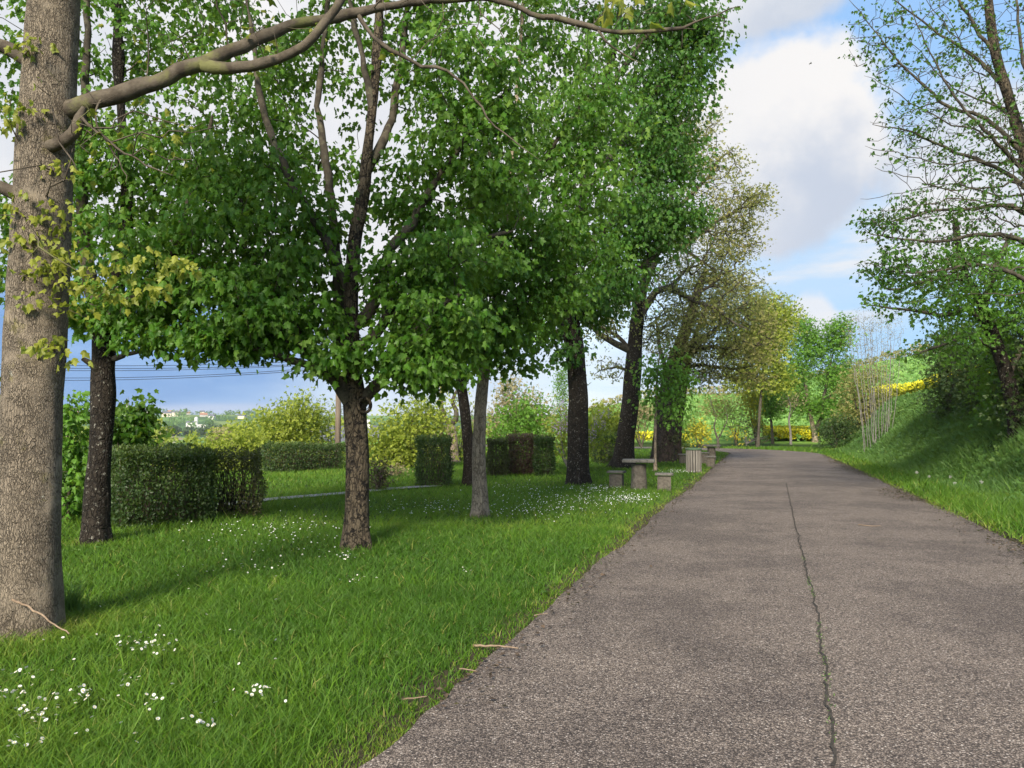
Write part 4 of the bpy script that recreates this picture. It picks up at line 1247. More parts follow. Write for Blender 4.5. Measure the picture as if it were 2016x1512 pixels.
# rape crop on the hill ahead and above the bank
n = 60000
x = rng.uniform(-25, 95, n); y = rng.uniform(30, 230, n)
s, t = st(x, y)
keep = ((s > 70) & (t > -45) | (t > 12) & (s > 20)) & (rng.uniform(size=n) < .45 + .8 * (vn2(x, y, .12) - .3))
x, y, s, t = x[keep], y[keep], s[keep], t[keep]
n = len(x)
P = np.c_[x, y, H(x, y) + .05 + .4 * rng.uniform(0, 1, n)]
nr = rng.normal(0, .5, (n, 3)) + np.array((0, -.3, 1)); ax = rng.normal(0, .7, (n, 3)); ax[:, 2] += .3
L_CROP = leaf_mat('rape_leaf', [(.10, .22, .05), (.16, .31, .07), (.24, .40, .09)], .3)
V, fs, rn = leaves(P, ax, nr, rng.uniform(.35, .8, n), T_SPRAY, rng.uniform(0, 1, n))
tag(mesh_np('rape_crop', V, fs, L_CROP, rnd=rn), kind='stuff', label='pale green rape crop on the hillside field', cat='crop')
# its yellow flowering margin
n = 26000
s1, t1 = rng.uniform(14, 80, n), 9.6 + rng.uniform(0, 1.5, n) * (.6 + .8 * rng.uniform(0, 1, n))
s2, t2 = rng.uniform(71, 78, n // 2), rng.uniform(.2, 4.6, n // 2)
s3, t3 = rng.uniform(66, 69, n // 12), rng.uniform(-12, -6, n // 12)
s, t = np.r_[s1, s2, s3], np.r_[t1, t2, t3]
x, y = xy(s, t)
keep = vn2(x, y, .35) + rng.uniform(-.25, .25, len(x)) > .30
x, y = x[keep], y[keep]
n = len(x)
P = np.c_[x, y, H(x, y) + .25 + .75 * rng.uniform(0, 1, n) ** .7]
V, fs, rn = leaves(P, rng.normal(0, 1, (n, 3)), rng.normal(0, .6, (n, 3)) + np.array((0, -.4, .8)), rng.uniform(.12, .26, n), T_SPRAY, rng.uniform(0, 1, n))
tag(mesh_np('rape_flowers', V, fs, L_YFLOWER, rnd=rn), kind='stuff', label='bright yellow rape flowers along the field edge', cat='flowers')
# ------------------------------------------------------------------ clipped hedges
def hedge(label, corners, ztop, leafm, n, lsize, twig=None, cat='hedge', rough=.10, group=None, name='clipped_hedge', round_=.12):
    """clipped block of leaves over a twiggy inside; corners: centreline from a to b and a half depth"""
    a, b, hd = np.array(corners[0], float), np.array(corners[1], float), corners[2]
    d = b - a; Ln = np.linalg.norm(d); d = d / Ln; nn = np.array((-d[1], d[0]))
    mid = (a + b) / 2
    zb = H(mid[0], mid[1])[0]
    root = empty(name, (mid[0], mid[1], zb))
    tag(root, label, cat, group)
    hgt = ztop
    m = n
    u = rng.uniform(-.5, .5, m) * Ln; v = rng.uniform(-1, 1, m) * hd; w = rng.uniform(.02, 1, m) * hgt
    face = rng.uniform(size=m)
    depth = rng.exponential(.055, m)
    Af, At, Ae = 2 * Ln * hgt, 2 * hd * Ln, 4 * hd * hgt
    tot = Af + At + Ae
    fF, fT = face < Af / tot, (face >= Af / tot) & (face < (Af + At) / tot)
    fE = ~(fF | fT)
    sg = np.where(rng.uniform(size=m) < .5, -1, 1)
    bul = rough * (vnoise(np.stack([u * 2.2 + 7, w * 2.2, v * 2.2], 1)) - .5) * 2
    v = np.where(fF, sg * (hd - depth + bul), v)
    w = np.where(fT, hgt - depth + bul, w)
    u = np.where(fE, sg * (Ln / 2 - depth + bul), u)
    # soften the corners
    k = np.maximum(0, np.abs(v) / hd - .75) * np.maximum(0, w / hgt - .75) * 4
    w = w - k * hgt * round_
    P = np.stack([u * d[0] + v * nn[0], u * d[1] + v * nn[1], w], 1)
    nr = np.where(fF[:, None], sg[:, None] * np.r_[nn, 0][None], np.where(fT[:, None], np.array((0, 0, 1.))[None], sg[:, None] * np.r_[d, 0][None])) + rng.normal(0, .6, (m, 3))
    ax = rng.normal(0, .6, (m, 3)) + np.array((0, 0, .5))
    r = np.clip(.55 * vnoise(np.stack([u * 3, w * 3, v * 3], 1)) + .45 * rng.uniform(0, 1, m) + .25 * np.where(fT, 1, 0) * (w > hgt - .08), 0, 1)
    V, fs, rn = leaves(P, ax, nr, lsize * rng.uniform(.6, 1.3, m), T_KITE, r)
    mesh_np('foliage', V, fs, leafm, root, rnd=rn)
    # woody inside: a fan of thin stems, a few shoots escaping the shears
    mb = MB()
    ns = int(75 * Ln)
    for q in range(ns):
        u0 = rng.uniform(-.46, .46) * Ln; v0 = rng.uniform(-.4, .4) * hd
        p0 = np.array((u0 * d[0] + v0 * nn[0], u0 * d[1] + v0 * nn[1], 0.0))
        u1, v1 = np.clip(u0 + rng.normal(0, .14), -.48 * Ln, .48 * Ln), rng.uniform(-.93, .93) * hd
        p2 = np.array((u1 * d[0] + v1 * nn[0], u1 * d[1] + v1 * nn[1], hgt * (rng.uniform(.6, .97) if rng.uniform() < .82 else rng.uniform(1.0, 1.13))))
        p1 = (p0 + p2) / 2 + rng.normal(0, .05, 3)
        mb.tube(np.array([p0, p1, p2]), np.array((.011, .008, .003)), 4)
    V = np.concatenate(mb.V)
    mesh_np('stems', V, [np.array(v) for v in mb.Fs.values()], twig or B_TWIG, root)
    return root


def g2(px, py):
    return gp(px, py)[:2]


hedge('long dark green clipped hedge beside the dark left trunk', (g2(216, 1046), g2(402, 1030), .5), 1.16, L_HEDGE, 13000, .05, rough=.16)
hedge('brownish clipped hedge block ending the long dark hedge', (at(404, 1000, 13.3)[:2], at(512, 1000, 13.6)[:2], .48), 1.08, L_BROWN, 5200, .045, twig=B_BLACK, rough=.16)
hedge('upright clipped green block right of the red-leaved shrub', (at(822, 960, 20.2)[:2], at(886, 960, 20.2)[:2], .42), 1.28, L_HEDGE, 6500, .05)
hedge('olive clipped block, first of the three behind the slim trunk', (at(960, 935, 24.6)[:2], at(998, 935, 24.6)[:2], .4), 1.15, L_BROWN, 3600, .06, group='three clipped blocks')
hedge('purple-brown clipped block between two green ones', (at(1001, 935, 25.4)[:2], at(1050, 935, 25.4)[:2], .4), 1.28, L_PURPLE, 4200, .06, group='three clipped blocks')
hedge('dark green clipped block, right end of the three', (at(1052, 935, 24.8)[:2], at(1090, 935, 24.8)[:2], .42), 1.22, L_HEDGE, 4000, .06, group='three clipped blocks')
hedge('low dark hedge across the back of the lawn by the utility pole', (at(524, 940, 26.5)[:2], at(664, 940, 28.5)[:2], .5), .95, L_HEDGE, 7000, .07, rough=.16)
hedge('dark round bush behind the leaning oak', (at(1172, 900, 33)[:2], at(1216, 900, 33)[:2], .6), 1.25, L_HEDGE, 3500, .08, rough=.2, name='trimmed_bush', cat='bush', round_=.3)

# ------------------------------------------------------------------ shrubs at the edge of the lawn
SH = 'shrubs at the back of the lawn'
def S(label, px, Y, es, lm, **k):
    k.setdefault('nleaf', 40); k.setdefault('sig', .28); k.setdefault('lsize', .125); k.setdefault('tmpl', T_SPRAY); k.setdefault('stems', 7)
    k.setdefault('group', SH)
    return shrub(k.pop('name', 'shrub'), label, k.pop('cat', 'shrub'), on_ground(px, Y), es, lm, **k)


S('bright green maple seedling growth left of the dark lichened trunk', 140, 12.6, [(138, 830, 12.6, 26, 50, .4, 18), (145, 910, 12.6, 36, 50, .5, 28), (140, 1000, 12.6, 34, 44, .5, 22)], L_FRESH, tmpl=T_MAPLE, lsize=.11, sig=.14, nleaf=16, droop=.7)
S('maple sapling between the dark lichened trunk and the hedge top', 248, 13.6, [(238, 850, 13.6, 34, 44, .4, 26), (275, 818, 13.6, 20, 26, .3, 14), (240, 900, 13.6, 30, 30, .4, 14), (285, 850, 13.6, 12, 20, .2, 5)], L_MAPLE, tmpl=T_MAPLE, lsize=.12, sig=.15, nleaf=18, droop=.8)
S('maple shoots hidden behind the nearest pale trunk', 40, 12.4, [(30, 900, 12.4, 60, 90, .6, 40), (-40, 860, 12.4, 60, 110, .7, 30)], L_FRESH, tmpl=T_MAPLE, lsize=.11, sig=.15, nleaf=16, droop=.7)
S('sunlit yellow-green bush just over the left part of the hedge', 290, 27, [(270, 916, 27, 56, 30, .9, 44), (310, 912, 27, 44, 28, .9, 36)], L_YELLOWG)
S('tan budding bush behind the sunlit bush over the hedge', 285, 33, [(278, 875, 33, 36, 26, .9, 36)], L_TAN, nleaf=18, lsize=.09)
S('sunlit yellow-green bush over the middle of the hedge', 380, 28, [(365, 915, 28, 50, 28, .9, 40), (410, 912, 28, 46, 32, .9, 40)], L_YELLOWG)
S('sunlit bush over the right end of the hedge', 470, 28, [(455, 906, 28, 40, 38, .9, 44), (495, 890, 28, 40, 50, .9, 40)], L_YELLOWG)
S('tall loose sunlit bush left of the utility pole', 575, 32, [(560, 850, 32, 60, 60, 1.3, 70), (600, 825, 32, 50, 40, 1.2, 44), (590, 900, 32, 70, 40, 1.2, 60), (525, 870, 32, 36, 50, 1.0, 36)], L_YELLOWG, stems=10, stem_r=.05)
S('tan-stemmed bush tight against the utility pole', 645, 33, [(640, 850, 33, 28, 56, .9, 40), (650, 910, 33, 30, 36, .8, 30)], L_YELLOWG, nleaf=14, bark=B_GREY)
S('red-leaved barberry beside the blotched maple trunk', 746, 18.6, [(745, 935, 18.6, 22, 30, .25, 40), (735, 965, 18.6, 14, 14, .2, 8)], L_PURPLE, tmpl=T_KITE, lsize=.05, sig=.09, nleaf=30)
S('low tan bush behind the red-leaved barberry', 780, 24, [(775, 930, 24, 26, 14, .4, 20)], L_TAN, nleaf=16, sig=.12, lsize=.06)
S('big rounded yellow-green shrub behind the upright clipped block', 800, 30, [(790, 850, 30, 62, 62, 1.3, 90), (760, 890, 30, 42, 46, 1.0, 44), (840, 830, 30, 46, 46, 1.1, 50), (830, 900, 30, 60, 40, 1.1, 50)], L_YELLOWG, nleaf=30, stems=10, stem_r=.05)
S('fresh green leaves behind the pollarded tree', 905, 36, [(890, 880, 36, 40, 50, 1.0, 40), (930, 850, 36, 40, 60, 1.0, 40)], L_YELLOWG, nleaf=16)
S('airy green shrub above the three clipped blocks', 1022, 29, [(1010, 850, 29, 46, 50, 1.0, 60), (1040, 820, 29, 40, 40, 1.0, 50), (1065, 870, 29, 34, 36, .9, 34), (985, 880, 29, 30, 40, .8, 26)], L_FRESH, nleaf=18)
S('tall sandy budding bush behind the airy green shrub', 1010, 40, [(1005, 790, 40, 26, 60, 1.0, 60), (1040, 800, 40, 34, 36, 1.0, 50), (1060, 840, 40, 40, 40, 1.0, 40), (970, 830, 40, 30, 40, 1, 36)], L_TAN, nleaf=22)
S('feathery grey-green conifer left of the thick dark trunk', 1108, 46, [(1108, 770, 46, 16, 40, .6, 50), (1112, 820, 46, 26, 30, .8, 40), (1106, 730, 46, 8, 22, .3, 14)], L_FRESH, name='conifer', cat='tree', nleaf=26, sig=.2, lsize=.09)
r_, tl = S('lilac bush with mauve flower heads behind the thick dark trunk', 1118, 27, [(1110, 850, 27, 28, 44, .6, 34), (1140, 870, 27, 30, 36, .6, 24), (1178, 850, 27, 26, 44, .6, 30)], L_YELLOWG, nleaf=14, name='lilac_bush', bark=B_GREY)
heads = ([at(px, py, 26.3) for px, py in [(1106, 799), (1112, 818), (1118, 826), (1101, 829), (1110, 838), (1093, 841), (1120, 845), (1101, 848), (1182, 818), (1172, 828), (1188, 838), (1198, 812), (1170, 846), (1165, 862)]])
for hd_ in heads:
    V, fs, rn = tufts(np.array([hd_]), 44, .055, .05, T_KITE, droop=0, flat=1.6)
    mesh_np('blossom', V - np.array(r_.location), fs, L_LILAC, r_, rnd=rn)
S('green bush between the thick dark trunk and the leaning oak', 1195, 38, [(1190, 830, 38, 36, 36, 1.0, 50), (1215, 860, 38, 26, 30, .8, 30), (1170, 870, 38, 26, 30, .8, 24)], L_YELLOWG)
S('tan hedge on the far side of the lawn behind the leaning oak', 1262, 52, [(1262, 812, 52, 50, 14, 1.5, 40), (1240, 830, 52, 26, 20, 1, 20)], L_TAN)
S('low golden bush between the ivy-clad oak and the litter bin', 1330, 43, [(1335, 880, 43, 20, 14, .6, 20), (1345, 850, 43, 20, 26, .8, 24)], L_YELLOWG, nleaf=16)

# old pollard with stubby limbs
Y = 34.0
T = Tree(np.vstack([base_row(893, 930, Y, .30), pth([(892, 900, .25), (890, 860, .24), (886, 835, .25)], Y)]), step=.15, free=.6)
for rows in ([(886, 838, .14), (872, 815, .11), (866, 790, .10), (872, 765, .07), (880, 740, .04)], [(888, 835, .14), (902, 815, .11), (892, 790, .09), (900, 770, .06), (912, 755, .03)],
             [(888, 850, .12), (862, 838, .09), (845, 815, .07), (832, 818, .05), (828, 800, .03)], [(886, 858, .11), (860, 862, .09), (846, 848, .06), (838, 830, .035)], [(888, 868, .10), (862, 872, .07), (842, 868, .03)]):
    T.limb(pth(rows, Y), step=.2, wob=.03)
tips = T.grow(ells([(890, 770, Y, 40, 30, .8, 26), (850, 830, Y, 30, 30, .6, 14)]), bias=.2, step=.3, jit=.12, r0=.007, e=2.2)
finish(T, 'pollard_tree', 'gnarled pollard with stubby dark limbs behind the utility post', 'tree', B_SLIM, fine=(22, .05, 4.0), foliage=tufts(tips, 7, .16, .09, T_SPRAY), leafm=L_YELLOWG, bark2=B_BLACK)

# ------------------------------------------------------------------ trees round the bend
def far_tree(name, label, Y, trunk, limbs, es, lm, bark, nleaf=42, sig=.4, lsize=.2, free=.4, r0=.010, group='trees by the bend in the road', leaf_droop=.25, bias=.28):
    b = base_row(trunk[0][0], trunk[0][1], Y, trunk[0][2])
    rest = pth(trunk[1:], Y)
    T = Tree(np.vstack([b, rest]), step=.25, free=free)
    for rows in limbs:
        T.limb(pth(rows, Y), step=.4, wob=.03)
    tips = T.grow(ells(es), bias=bias, step=.45, jit=.1, r0=r0, e=2.2, maxseg=5)
    return finish(T, name, label, 'tree', bark, group, fine=(14, .03, 4.0), foliage=tufts(tips, nleaf, sig, lsize, T_SPRAY, droop=leaf_droop, flat=.8), leafm=lm, bark2=B_BLACK)


far_tree('ash_tree', 'fresh green tree forking low into two stems at the bend', 66, [(1606, 872, .26), (1604, 855, .22), (1600, 838, .2), (1592, 800, .16), (1586, 760, .12), (1580, 720, .06)],
         [[(1604, 850, .18), (1618, 815, .16), (1622, 780, .13), (1632, 730, .08), (1640, 690, .04)], [(1592, 800, .1), (1560, 760, .07), (1545, 730, .04)], [(1622, 790, .1), (1660, 760, .06), (1680, 740, .03)]],
         [(1560, 740, 66, 40, 46, 1.8, 60), (1590, 690, 66, 46, 46, 1.8, 60), (1640, 670, 66, 34, 40, 1.5, 44), (1650, 740, 66, 44, 46, 1.8, 54), (1580, 800, 66, 54, 28, 1.6, 40), (1640, 800, 66, 50, 26, 1.6, 36), (1655, 640, 66, 16, 22, .8, 14), (1580, 645, 66, 24, 22, 1, 18)], L_FRESH, B_SLIM)
far_tree('ash_tree', 'yellow-green tree crown rising behind the arching oaks', 56, [(1492, 880, .14), (1494, 840, .11), (1498, 780, .09), (1506, 700, .07), (1512, 640, .04)], [],
         [(1510, 620, 56, 36, 44, 1.6, 60), (1500, 690, 56, 44, 44, 1.6, 60), (1545, 650, 56, 30, 40, 1.3, 40), (1520, 740, 56, 46, 30, 1.5, 44), (1460, 740, 57, 40, 30, 1.4, 30), (1450, 680, 57, 40, 50, 1.4, 34), (1550, 610, 56, 14, 22, .6, 10)], L_YELLOWG, B_BLACK)
far_tree('small_tree', 'small leafy tree with a slender dark stem left of the forked tree', 64, [(1521, 872, .13), (1520, 850, .1), (1517, 820, .09), (1512, 790, .06), (1510, 770, .04)], [],
         [(1505, 800, 64, 24, 26, .9, 36), (1530, 790, 64, 26, 26, .9, 36), (1512, 770, 64, 26, 18, .9, 22)], L_FRESH, B_BLACK, nleaf=20, sig=.3)
far_tree('small_tree', 'pale-stemmed thin tree standing before the yellow rape', 63, [(1557, 870, .10), (1556, 850, .09), (1553, 825, .08), (1556, 800, .05), (1550, 775, .03)], [[(1554, 825, .05), (1566, 800, .03), (1574, 780, .02)]],
         [(1552, 790, 63, 22, 20, .8, 24), (1570, 790, 63, 18, 16, .6, 16)], L_TAN, B_GREY, nleaf=8, sig=.25, lsize=.12)
far_tree('small_tree', 'crooked bare little tree beyond the second picnic table', 56, [(1414, 882, .10), (1413, 865, .09), (1406, 840, .07), (1410, 820, .05), (1402, 800, .035), (1398, 780, .02)], [[(1413, 865, .06), (1424, 845, .045), (1432, 820, .03), (1428, 800, .02)]],
         [(1420, 800, 56, 26, 24, .9, 30), (1440, 830, 56, 26, 24, .8, 24)], L_FRESH, B_BLACK, nleaf=6, sig=.25, lsize=.12)
GS = 'yellow gorse bushes by the bend'
S('tall yellow gorse beside the twiggy thicket at the bend', 1486, 62, [(1480, 790, 62, 15, 30, .8, 34), (1488, 830, 62, 10, 22, .6, 18), (1472, 770, 62, 9, 14, .5, 8)], L_GORSE, nleaf=26, sig=.3, lsize=.16, name='gorse_bush', group=GS)
S('round yellow-green gorse left of the crooked little tree', 1375, 58, [(1375, 850, 58, 20, 22, .9, 36)], L_GORSE, nleaf=26, sig=.3, lsize=.14, name='gorse_bush', group=GS)
S('low gorse dotted with yellow right of the crooked little tree', 1448, 60, [(1448, 856, 60, 16, 16, .7, 24)], L_GORSE, nleaf=10, sig=.3, lsize=.12, name='gorse_bush', group=GS)
S('grey twiggy thicket below the tall gorse', 1468, 61, [(1468, 845, 61, 18, 26, .8, 40), (1500, 850, 61, 18, 20, .8, 30)], L_BROWN, nleaf=8, sig=.3, lsize=.12, name='thicket', group=None, bark=B_GREY, stems=12)
S('round grey-green shrub on the bank toe right of the forked tree', 1692, 54, [(1695, 770, 54, 50, 50, 1.6, 90), (1680, 820, 54, 40, 30, 1.3, 50), (1725, 800, 54, 34, 40, 1.2, 40)], L_OLIVE, nleaf=26, sig=.4, lsize=.15, stems=10, stem_r=.07, group=None, name='willow_shrub')
S('dark shaded bush at the foot of the bank near the bend', 1645, 52, [(1640, 848, 52, 34, 20, 1.2, 50), (1662, 838, 52, 20, 16, 1.0, 26)], L_HEDGE, nleaf=26, sig=.3, lsize=.14, group=None)
S('green bush under the arching oaks behind the picnic tables', 1450, 66, [(1440, 800, 66, 40, 30, 1.4, 50), (1480, 780, 67, 30, 30, 1.2, 30), (1400, 800, 66, 30, 20, 1.2, 24)], L_OLIVE, nleaf=20, sig=.4, lsize=.16, group=None)
# hedges along the top of the hill field
for k, (px0, px1, Yh, lm, lab) in enumerate([(1090, 1240, 205, L_TAN, 'brown hedge along the skyline above the lawn shrubs'), (1390, 1480, 215, L_TAN, 'rusty hedge along the top of the hill field'), (1790, 1900, 190, L_TAN, 'sandy hedge on the skyline above the yellow field edge'), (1240, 1390, 210, L_OLIVE, 'olive hedge along the hilltop behind the oaks'), (1500, 1790, 210, L_OLIVE, 'long olive hedge on the hilltop behind the forked tree')]):
    a, b2 = (px0 - CX) / F * Yh, (px1 - CX) / F * Yh
    n = int(abs(b2 - a) * 26)
    x = rng.uniform(a, b2, n); y = Yh + rng.normal(0, 1.2, n)
    hh = (1.5 + 2.5 * vn2(x, y, .12)) * rng.uniform(.05, 1, n)
    V, fs, rn = leaves(np.c_[x, y, H(x, y) + hh], rng.normal(0, 1, (n, 3)), rng.normal(0, .6, (n, 3)) + np.array((0, -.4, .8)), rng.uniform(.4, 1.0, n), T_SPRAY, rng.uniform(0, 1, n))
    bb = np.array(((a + b2) / 2, Yh, H((a + b2) / 2, Yh)[0]))
    tag(mesh_np('field_hedge', V, fs, lm, rnd=rn), lab, 'hedge', 'hedges on the hilltop')
# ------------------------------------------------------------------ stone picnic tables, bin, poles and wires
M_STONE = plain_mat('weathered_concrete', (.075, .064, .050), (.135, .118, .095), 14, .9, .5, 60, c3=(.05, .055, .035), patch=5.0)
M_SLAB = plain_mat('lichened_slab', (.10, .094, .08), (.17, .16, .14), 22, .9, .6, 70, c3=(.06, .06, .05), patch=12.0)
M_SLAT = plain_mat('grey_wood', (.12, .108, .092), (.21, .195, .17), 10, .85, .4, 40, zstretch=.15)
M_LID = plain_mat('green_lid', (.045, .085, .04), (.07, .12, .06), 10, .6, .1, 30)
M_DARKB = plain_mat('dark_liner', (.012, .012, .011), (.02, .02, .018), 10, .8, .1, 30)
M_POLE = plain_mat('pole_wood', (.13, .10, .075), (.22, .175, .135), 6, .9, .5, 40, zstretch=.08)


def picnic_table(label, px, py, rz, w=.80, h=.72):
    p = gp(px, py); z = H(p[0], p[1])[0]
    root = empty('picnic_table', (p[0], p[1], z))
    tag(root, label, 'table', 'stone picnic tables')
    mb = MB(); mb.rev((p[0], p[1], z - .05), [(.215, 0), (.21, .1), (.19, .35), (.18, .6), (.185, h - .03)], 20, .012)
    mb.build('pedestal', M_STONE, root, smooth=False)
    mb = MB(); mb.box((p[0], p[1], z + h), (w, w * .8, .075), rz, bev=.012)
    mb.build('table_top', M_SLAB, root)


def stool(label, x, y, rz, w=.44, d=.36, h=.42):
    z = H(x, y)[0]
    root = empty('stone_stool', (x, y, z))
    tag(root, label, 'stool', 'stone stools round the picnic tables')
    mb = MB(); mb.box((x, y, z + h / 2 - .07), (w * .74, d * .8, h + .0), rz, taper=1.02, bev=.012)
    mb.build('pedestal', M_STONE, root)
    mb = MB(); mb.box((x, y, z + h - .035 + .02), (w, d, .055), rz, bev=.010)
    mb.build('seat', M_SLAB, root)


RZ = -math.radians(18)
picnic_table('nearer grey stone picnic table by the daisy patch', 1258, 967, RZ + .15)
q = gp(1214, 963); stool('stone stool left of the nearer picnic table', q[0], q[1], RZ)
q = gp(1308, 968); stool('stone stool between the nearer picnic table and the road', q[0], q[1], RZ + .1)
picnic_table('farther stone picnic table beyond the litter bin', 1401, 908, RZ)
q = gp(1399, 919); stool('stone stool in front of the farther picnic table', q[0], q[1], RZ)
q = gp(1346, 914); stool('stone stool half hidden left of the litter bin', q[0], q[1], RZ)
q = gp(1386, 914); stool('stone stool half hidden right of the litter bin', q[0], q[1], RZ, h=.5)

p = gp(1366, 931); z = H(p[0], p[1])[0]
root = tag(empty('litter_bin', (p[0], p[1], z)), 'round slatted wooden litter bin with green lid by the road edge', 'bin')
mb = MB(); mb.rev((p[0], p[1], z), [(.20, 0), (.22, .1), (.23, .74)], 20); mb.build('liner', M_DARKB, root)
for k in range(18):
    a = 2 * math.pi * k / 18
    mb = MB(); mb.box((p[0] + .25 * math.cos(a), p[1] + .25 * math.sin(a), z + .40), (.026, .062, .76), a, taper=.96, bev=.005)
    mb.build('slat', M_SLAT, root)
mb = MB()
mb.rev((p[0], p[1], z + .785), [(.27, 0), (.285, .012), (.285, .045), (.26, .07), (.10, .085)], 24); mb.build('lid', M_LID, root)

# utility poles
def pole(label, px, Y, ytop, r=.12):
    x, y, z = on_ground(px, Y)
    zt = at(px, ytop, Y)[2]
    root = tag(empty('utility_pole', (x, y, z)), label, 'pole', 'wooden utility poles')
    mb = MB(); mb.rev((x, y, z - .1), [(r, 0), (r * .95, (zt - z) * .5), (r * .8, zt - z + .1)], 14, .01); mb.build('shaft', M_POLE, root, smooth=True)
    mb = MB()
    for dz in (.12, .32):
        for s in (-1, 1):
            mb = MB(); mb.rev((x + s * .18, y, zt - dz), [(.02, -.06), (.045, -.04), (.045, 0), (.03, .02), (.045, .04), (.03, .07)], 10)
            mb.build('insulator', M_SLAB, root)
        mb = MB(); mb.box((x, y, zt - dz - .07), (.44, .26, .03)); mb.build('crossarm', M_POLE, root)
    return x, y, zt


pole('wooden utility pole beside the blotched maple trunk', 666, 31, 690)
pole('wooden utility pole behind the upright clipped block', 869, 42, 690)
M_WIRE = plain_mat('black_cable', (.015, .016, .02), (.02, .021, .026), 10, .6, 0, 10)
for k, (pl, pm, pr, lab) in enumerate([((-260, 706), (180, 720), (660, 708), 'topmost of the sagging overhead cables at the left'), ((-260, 712), (250, 725.5), (660, 714), 'second overhead cable, just under the topmost'),
                                       ((-260, 718), (260, 729.5), (660, 716), 'third overhead cable, lowest of the upper bundle'), ((-260, 731), (230, 743.5), (660, 721), 'fourth overhead cable, upper of the lowest pair'), ((-260, 737), (250, 747.5), (660, 724), 'lowest of the sagging overhead cables')]):
    rows = np.array([at(*pl, 33), at(*pm, 32), at(*pr, 31)])
    u = np.linspace(0, 1, 40)[:, None]
    tm = (pm[0] - pl[0]) / (pr[0] - pl[0])
    P = rows[0] * (u - tm) * (u - 1) / (tm) + rows[1] * u * (u - 1) / (tm * (tm - 1)) + rows[2] * u * (u - tm) / (1 - tm)
    v, f = tube(P, np.full(40, .011), 5)
    tag(mesh_np('overhead_cable', v, [f], M_WIRE), lab, 'cable', 'overhead cables')

# ------------------------------------------------------------------ valley and far hillside
M_WALLS = [plain_mat('pale_render', (.44, .41, .36), (.50, .47, .42), 1, .9, 0, 10), plain_mat('cream_render', (.55, .47, .36), (.62, .54, .42), 1, .9, 0, 10), plain_mat('white_render', (.50, .49, .47), (.58, .56, .54), 1, .9, 0, 10)]
M_ROOFS = [plain_mat('slate_roof', (.08, .085, .10), (.12, .125, .14), 1, .7, 0, 10), plain_mat('tile_roof', (.26, .13, .08), (.32, .17, .11), 1, .9, 0, 10)]
M_WIN = plain_mat('window_glass', (.03, .035, .04), (.05, .055, .06), 1, .3, 0, 10)


def house(label, x, y, z, w, d, h, rz, wall, roof, group='houses of the far town', name='house', chim=True, rh=.45):
    root = tag(empty(name, (x, y, z), rz), label, 'house', group)
    mb = MB(); mb.box((0, 0, h / 2 - .5), (w, d, h + 1)); V = np.concatenate(mb.V)
    mesh_np('wall', V, [np.array(v) for v in mb.Fs.values()], wall, root)
    e, r = .4, d * rh
    V = np.array([(-w / 2 - e, -d / 2 - e, h - .1), (w / 2 + e, -d / 2 - e, h - .1), (w / 2 + e, d / 2 + e, h - .1), (-w / 2 - e, d / 2 + e, h - .1), (-w / 2 - e, 0, h + r), (w / 2 + e, 0, h + r)])
    ro = mesh_np('roof', V, [np.array([(0, 1, 5, 4), (2, 3, 4, 5), (3, 2, 1, 0)]), np.array([(0, 4, 3), (1, 2, 5)])], roof, root)
    if chim:
        mb = MB(); mb.box((w * .32, 0, h + r), (.7, .7, 1.4)); mesh_np('chimney', np.concatenate(mb.V), [np.array(v) for v in mb.Fs.values()], wall, ro)
    for k in range(max(2, int(w / 3.5))):
        mb = MB(); u = (k + .5) / max(2, int(w / 3.5)) - .5
        mb.box((u * w * .85, -d / 2 - .012, h * .55), (1.0, .06, 1.2)); mesh_np('window', np.concatenate(mb.V), [np.array(v) for v in mb.Fs.values()], M_WIN, root)
    return root


def ground_at(px, Y):
    return on_ground(px, Y)


x, y, z = ground_at(450, 210); z = at(450, 889, 210)[2] - 3
house('slate-roofed house just beyond the sunlit bushes over the hedge', x, y, z, 6.5, 6, 3.0, .25, M_WALLS[2], M_ROOFS[0], group='houses below the lawn')
x, y, z = ground_at(336, 260); z = at(336, 890, 260)[2] - 3
house('small grey roof peeping over the middle sunlit bush', x, y, z, 6, 6, 3, -.3, M_WALLS[0], M_ROOFS[0], group='houses below the lawn')
x, y, z = ground_at(690, 90)
z = at(690, 876, 90)[2] - 2.2
house('white house half hidden behind the blotched maple trunk', x, y, z, 6, 5, 2.2, .2, M_WALLS[2], M_ROOFS[0], group='houses below the lawn')
for k in range(34):
    px = rng.uniform(-160, 330) if k < 24 else rng.uniform(330, 500)
    Yh = rng.uniform(1500, 2050)
    x, y, z = ground_at(px, Yh)
    house('pale house of the far hilltop town' if k < 24 else 'pale farmhouse on the far hillside', x, y, z, rng.uniform(9, 20), rng.uniform(8, 11), rng.uniform(4, 8), rng.uniform(-.6, .6), M_WALLS[k % 3], M_ROOFS[0 if k % 3 else 1], chim=False, group='houses of the far town' if k < 24 else 'farmhouses on the far hillside')
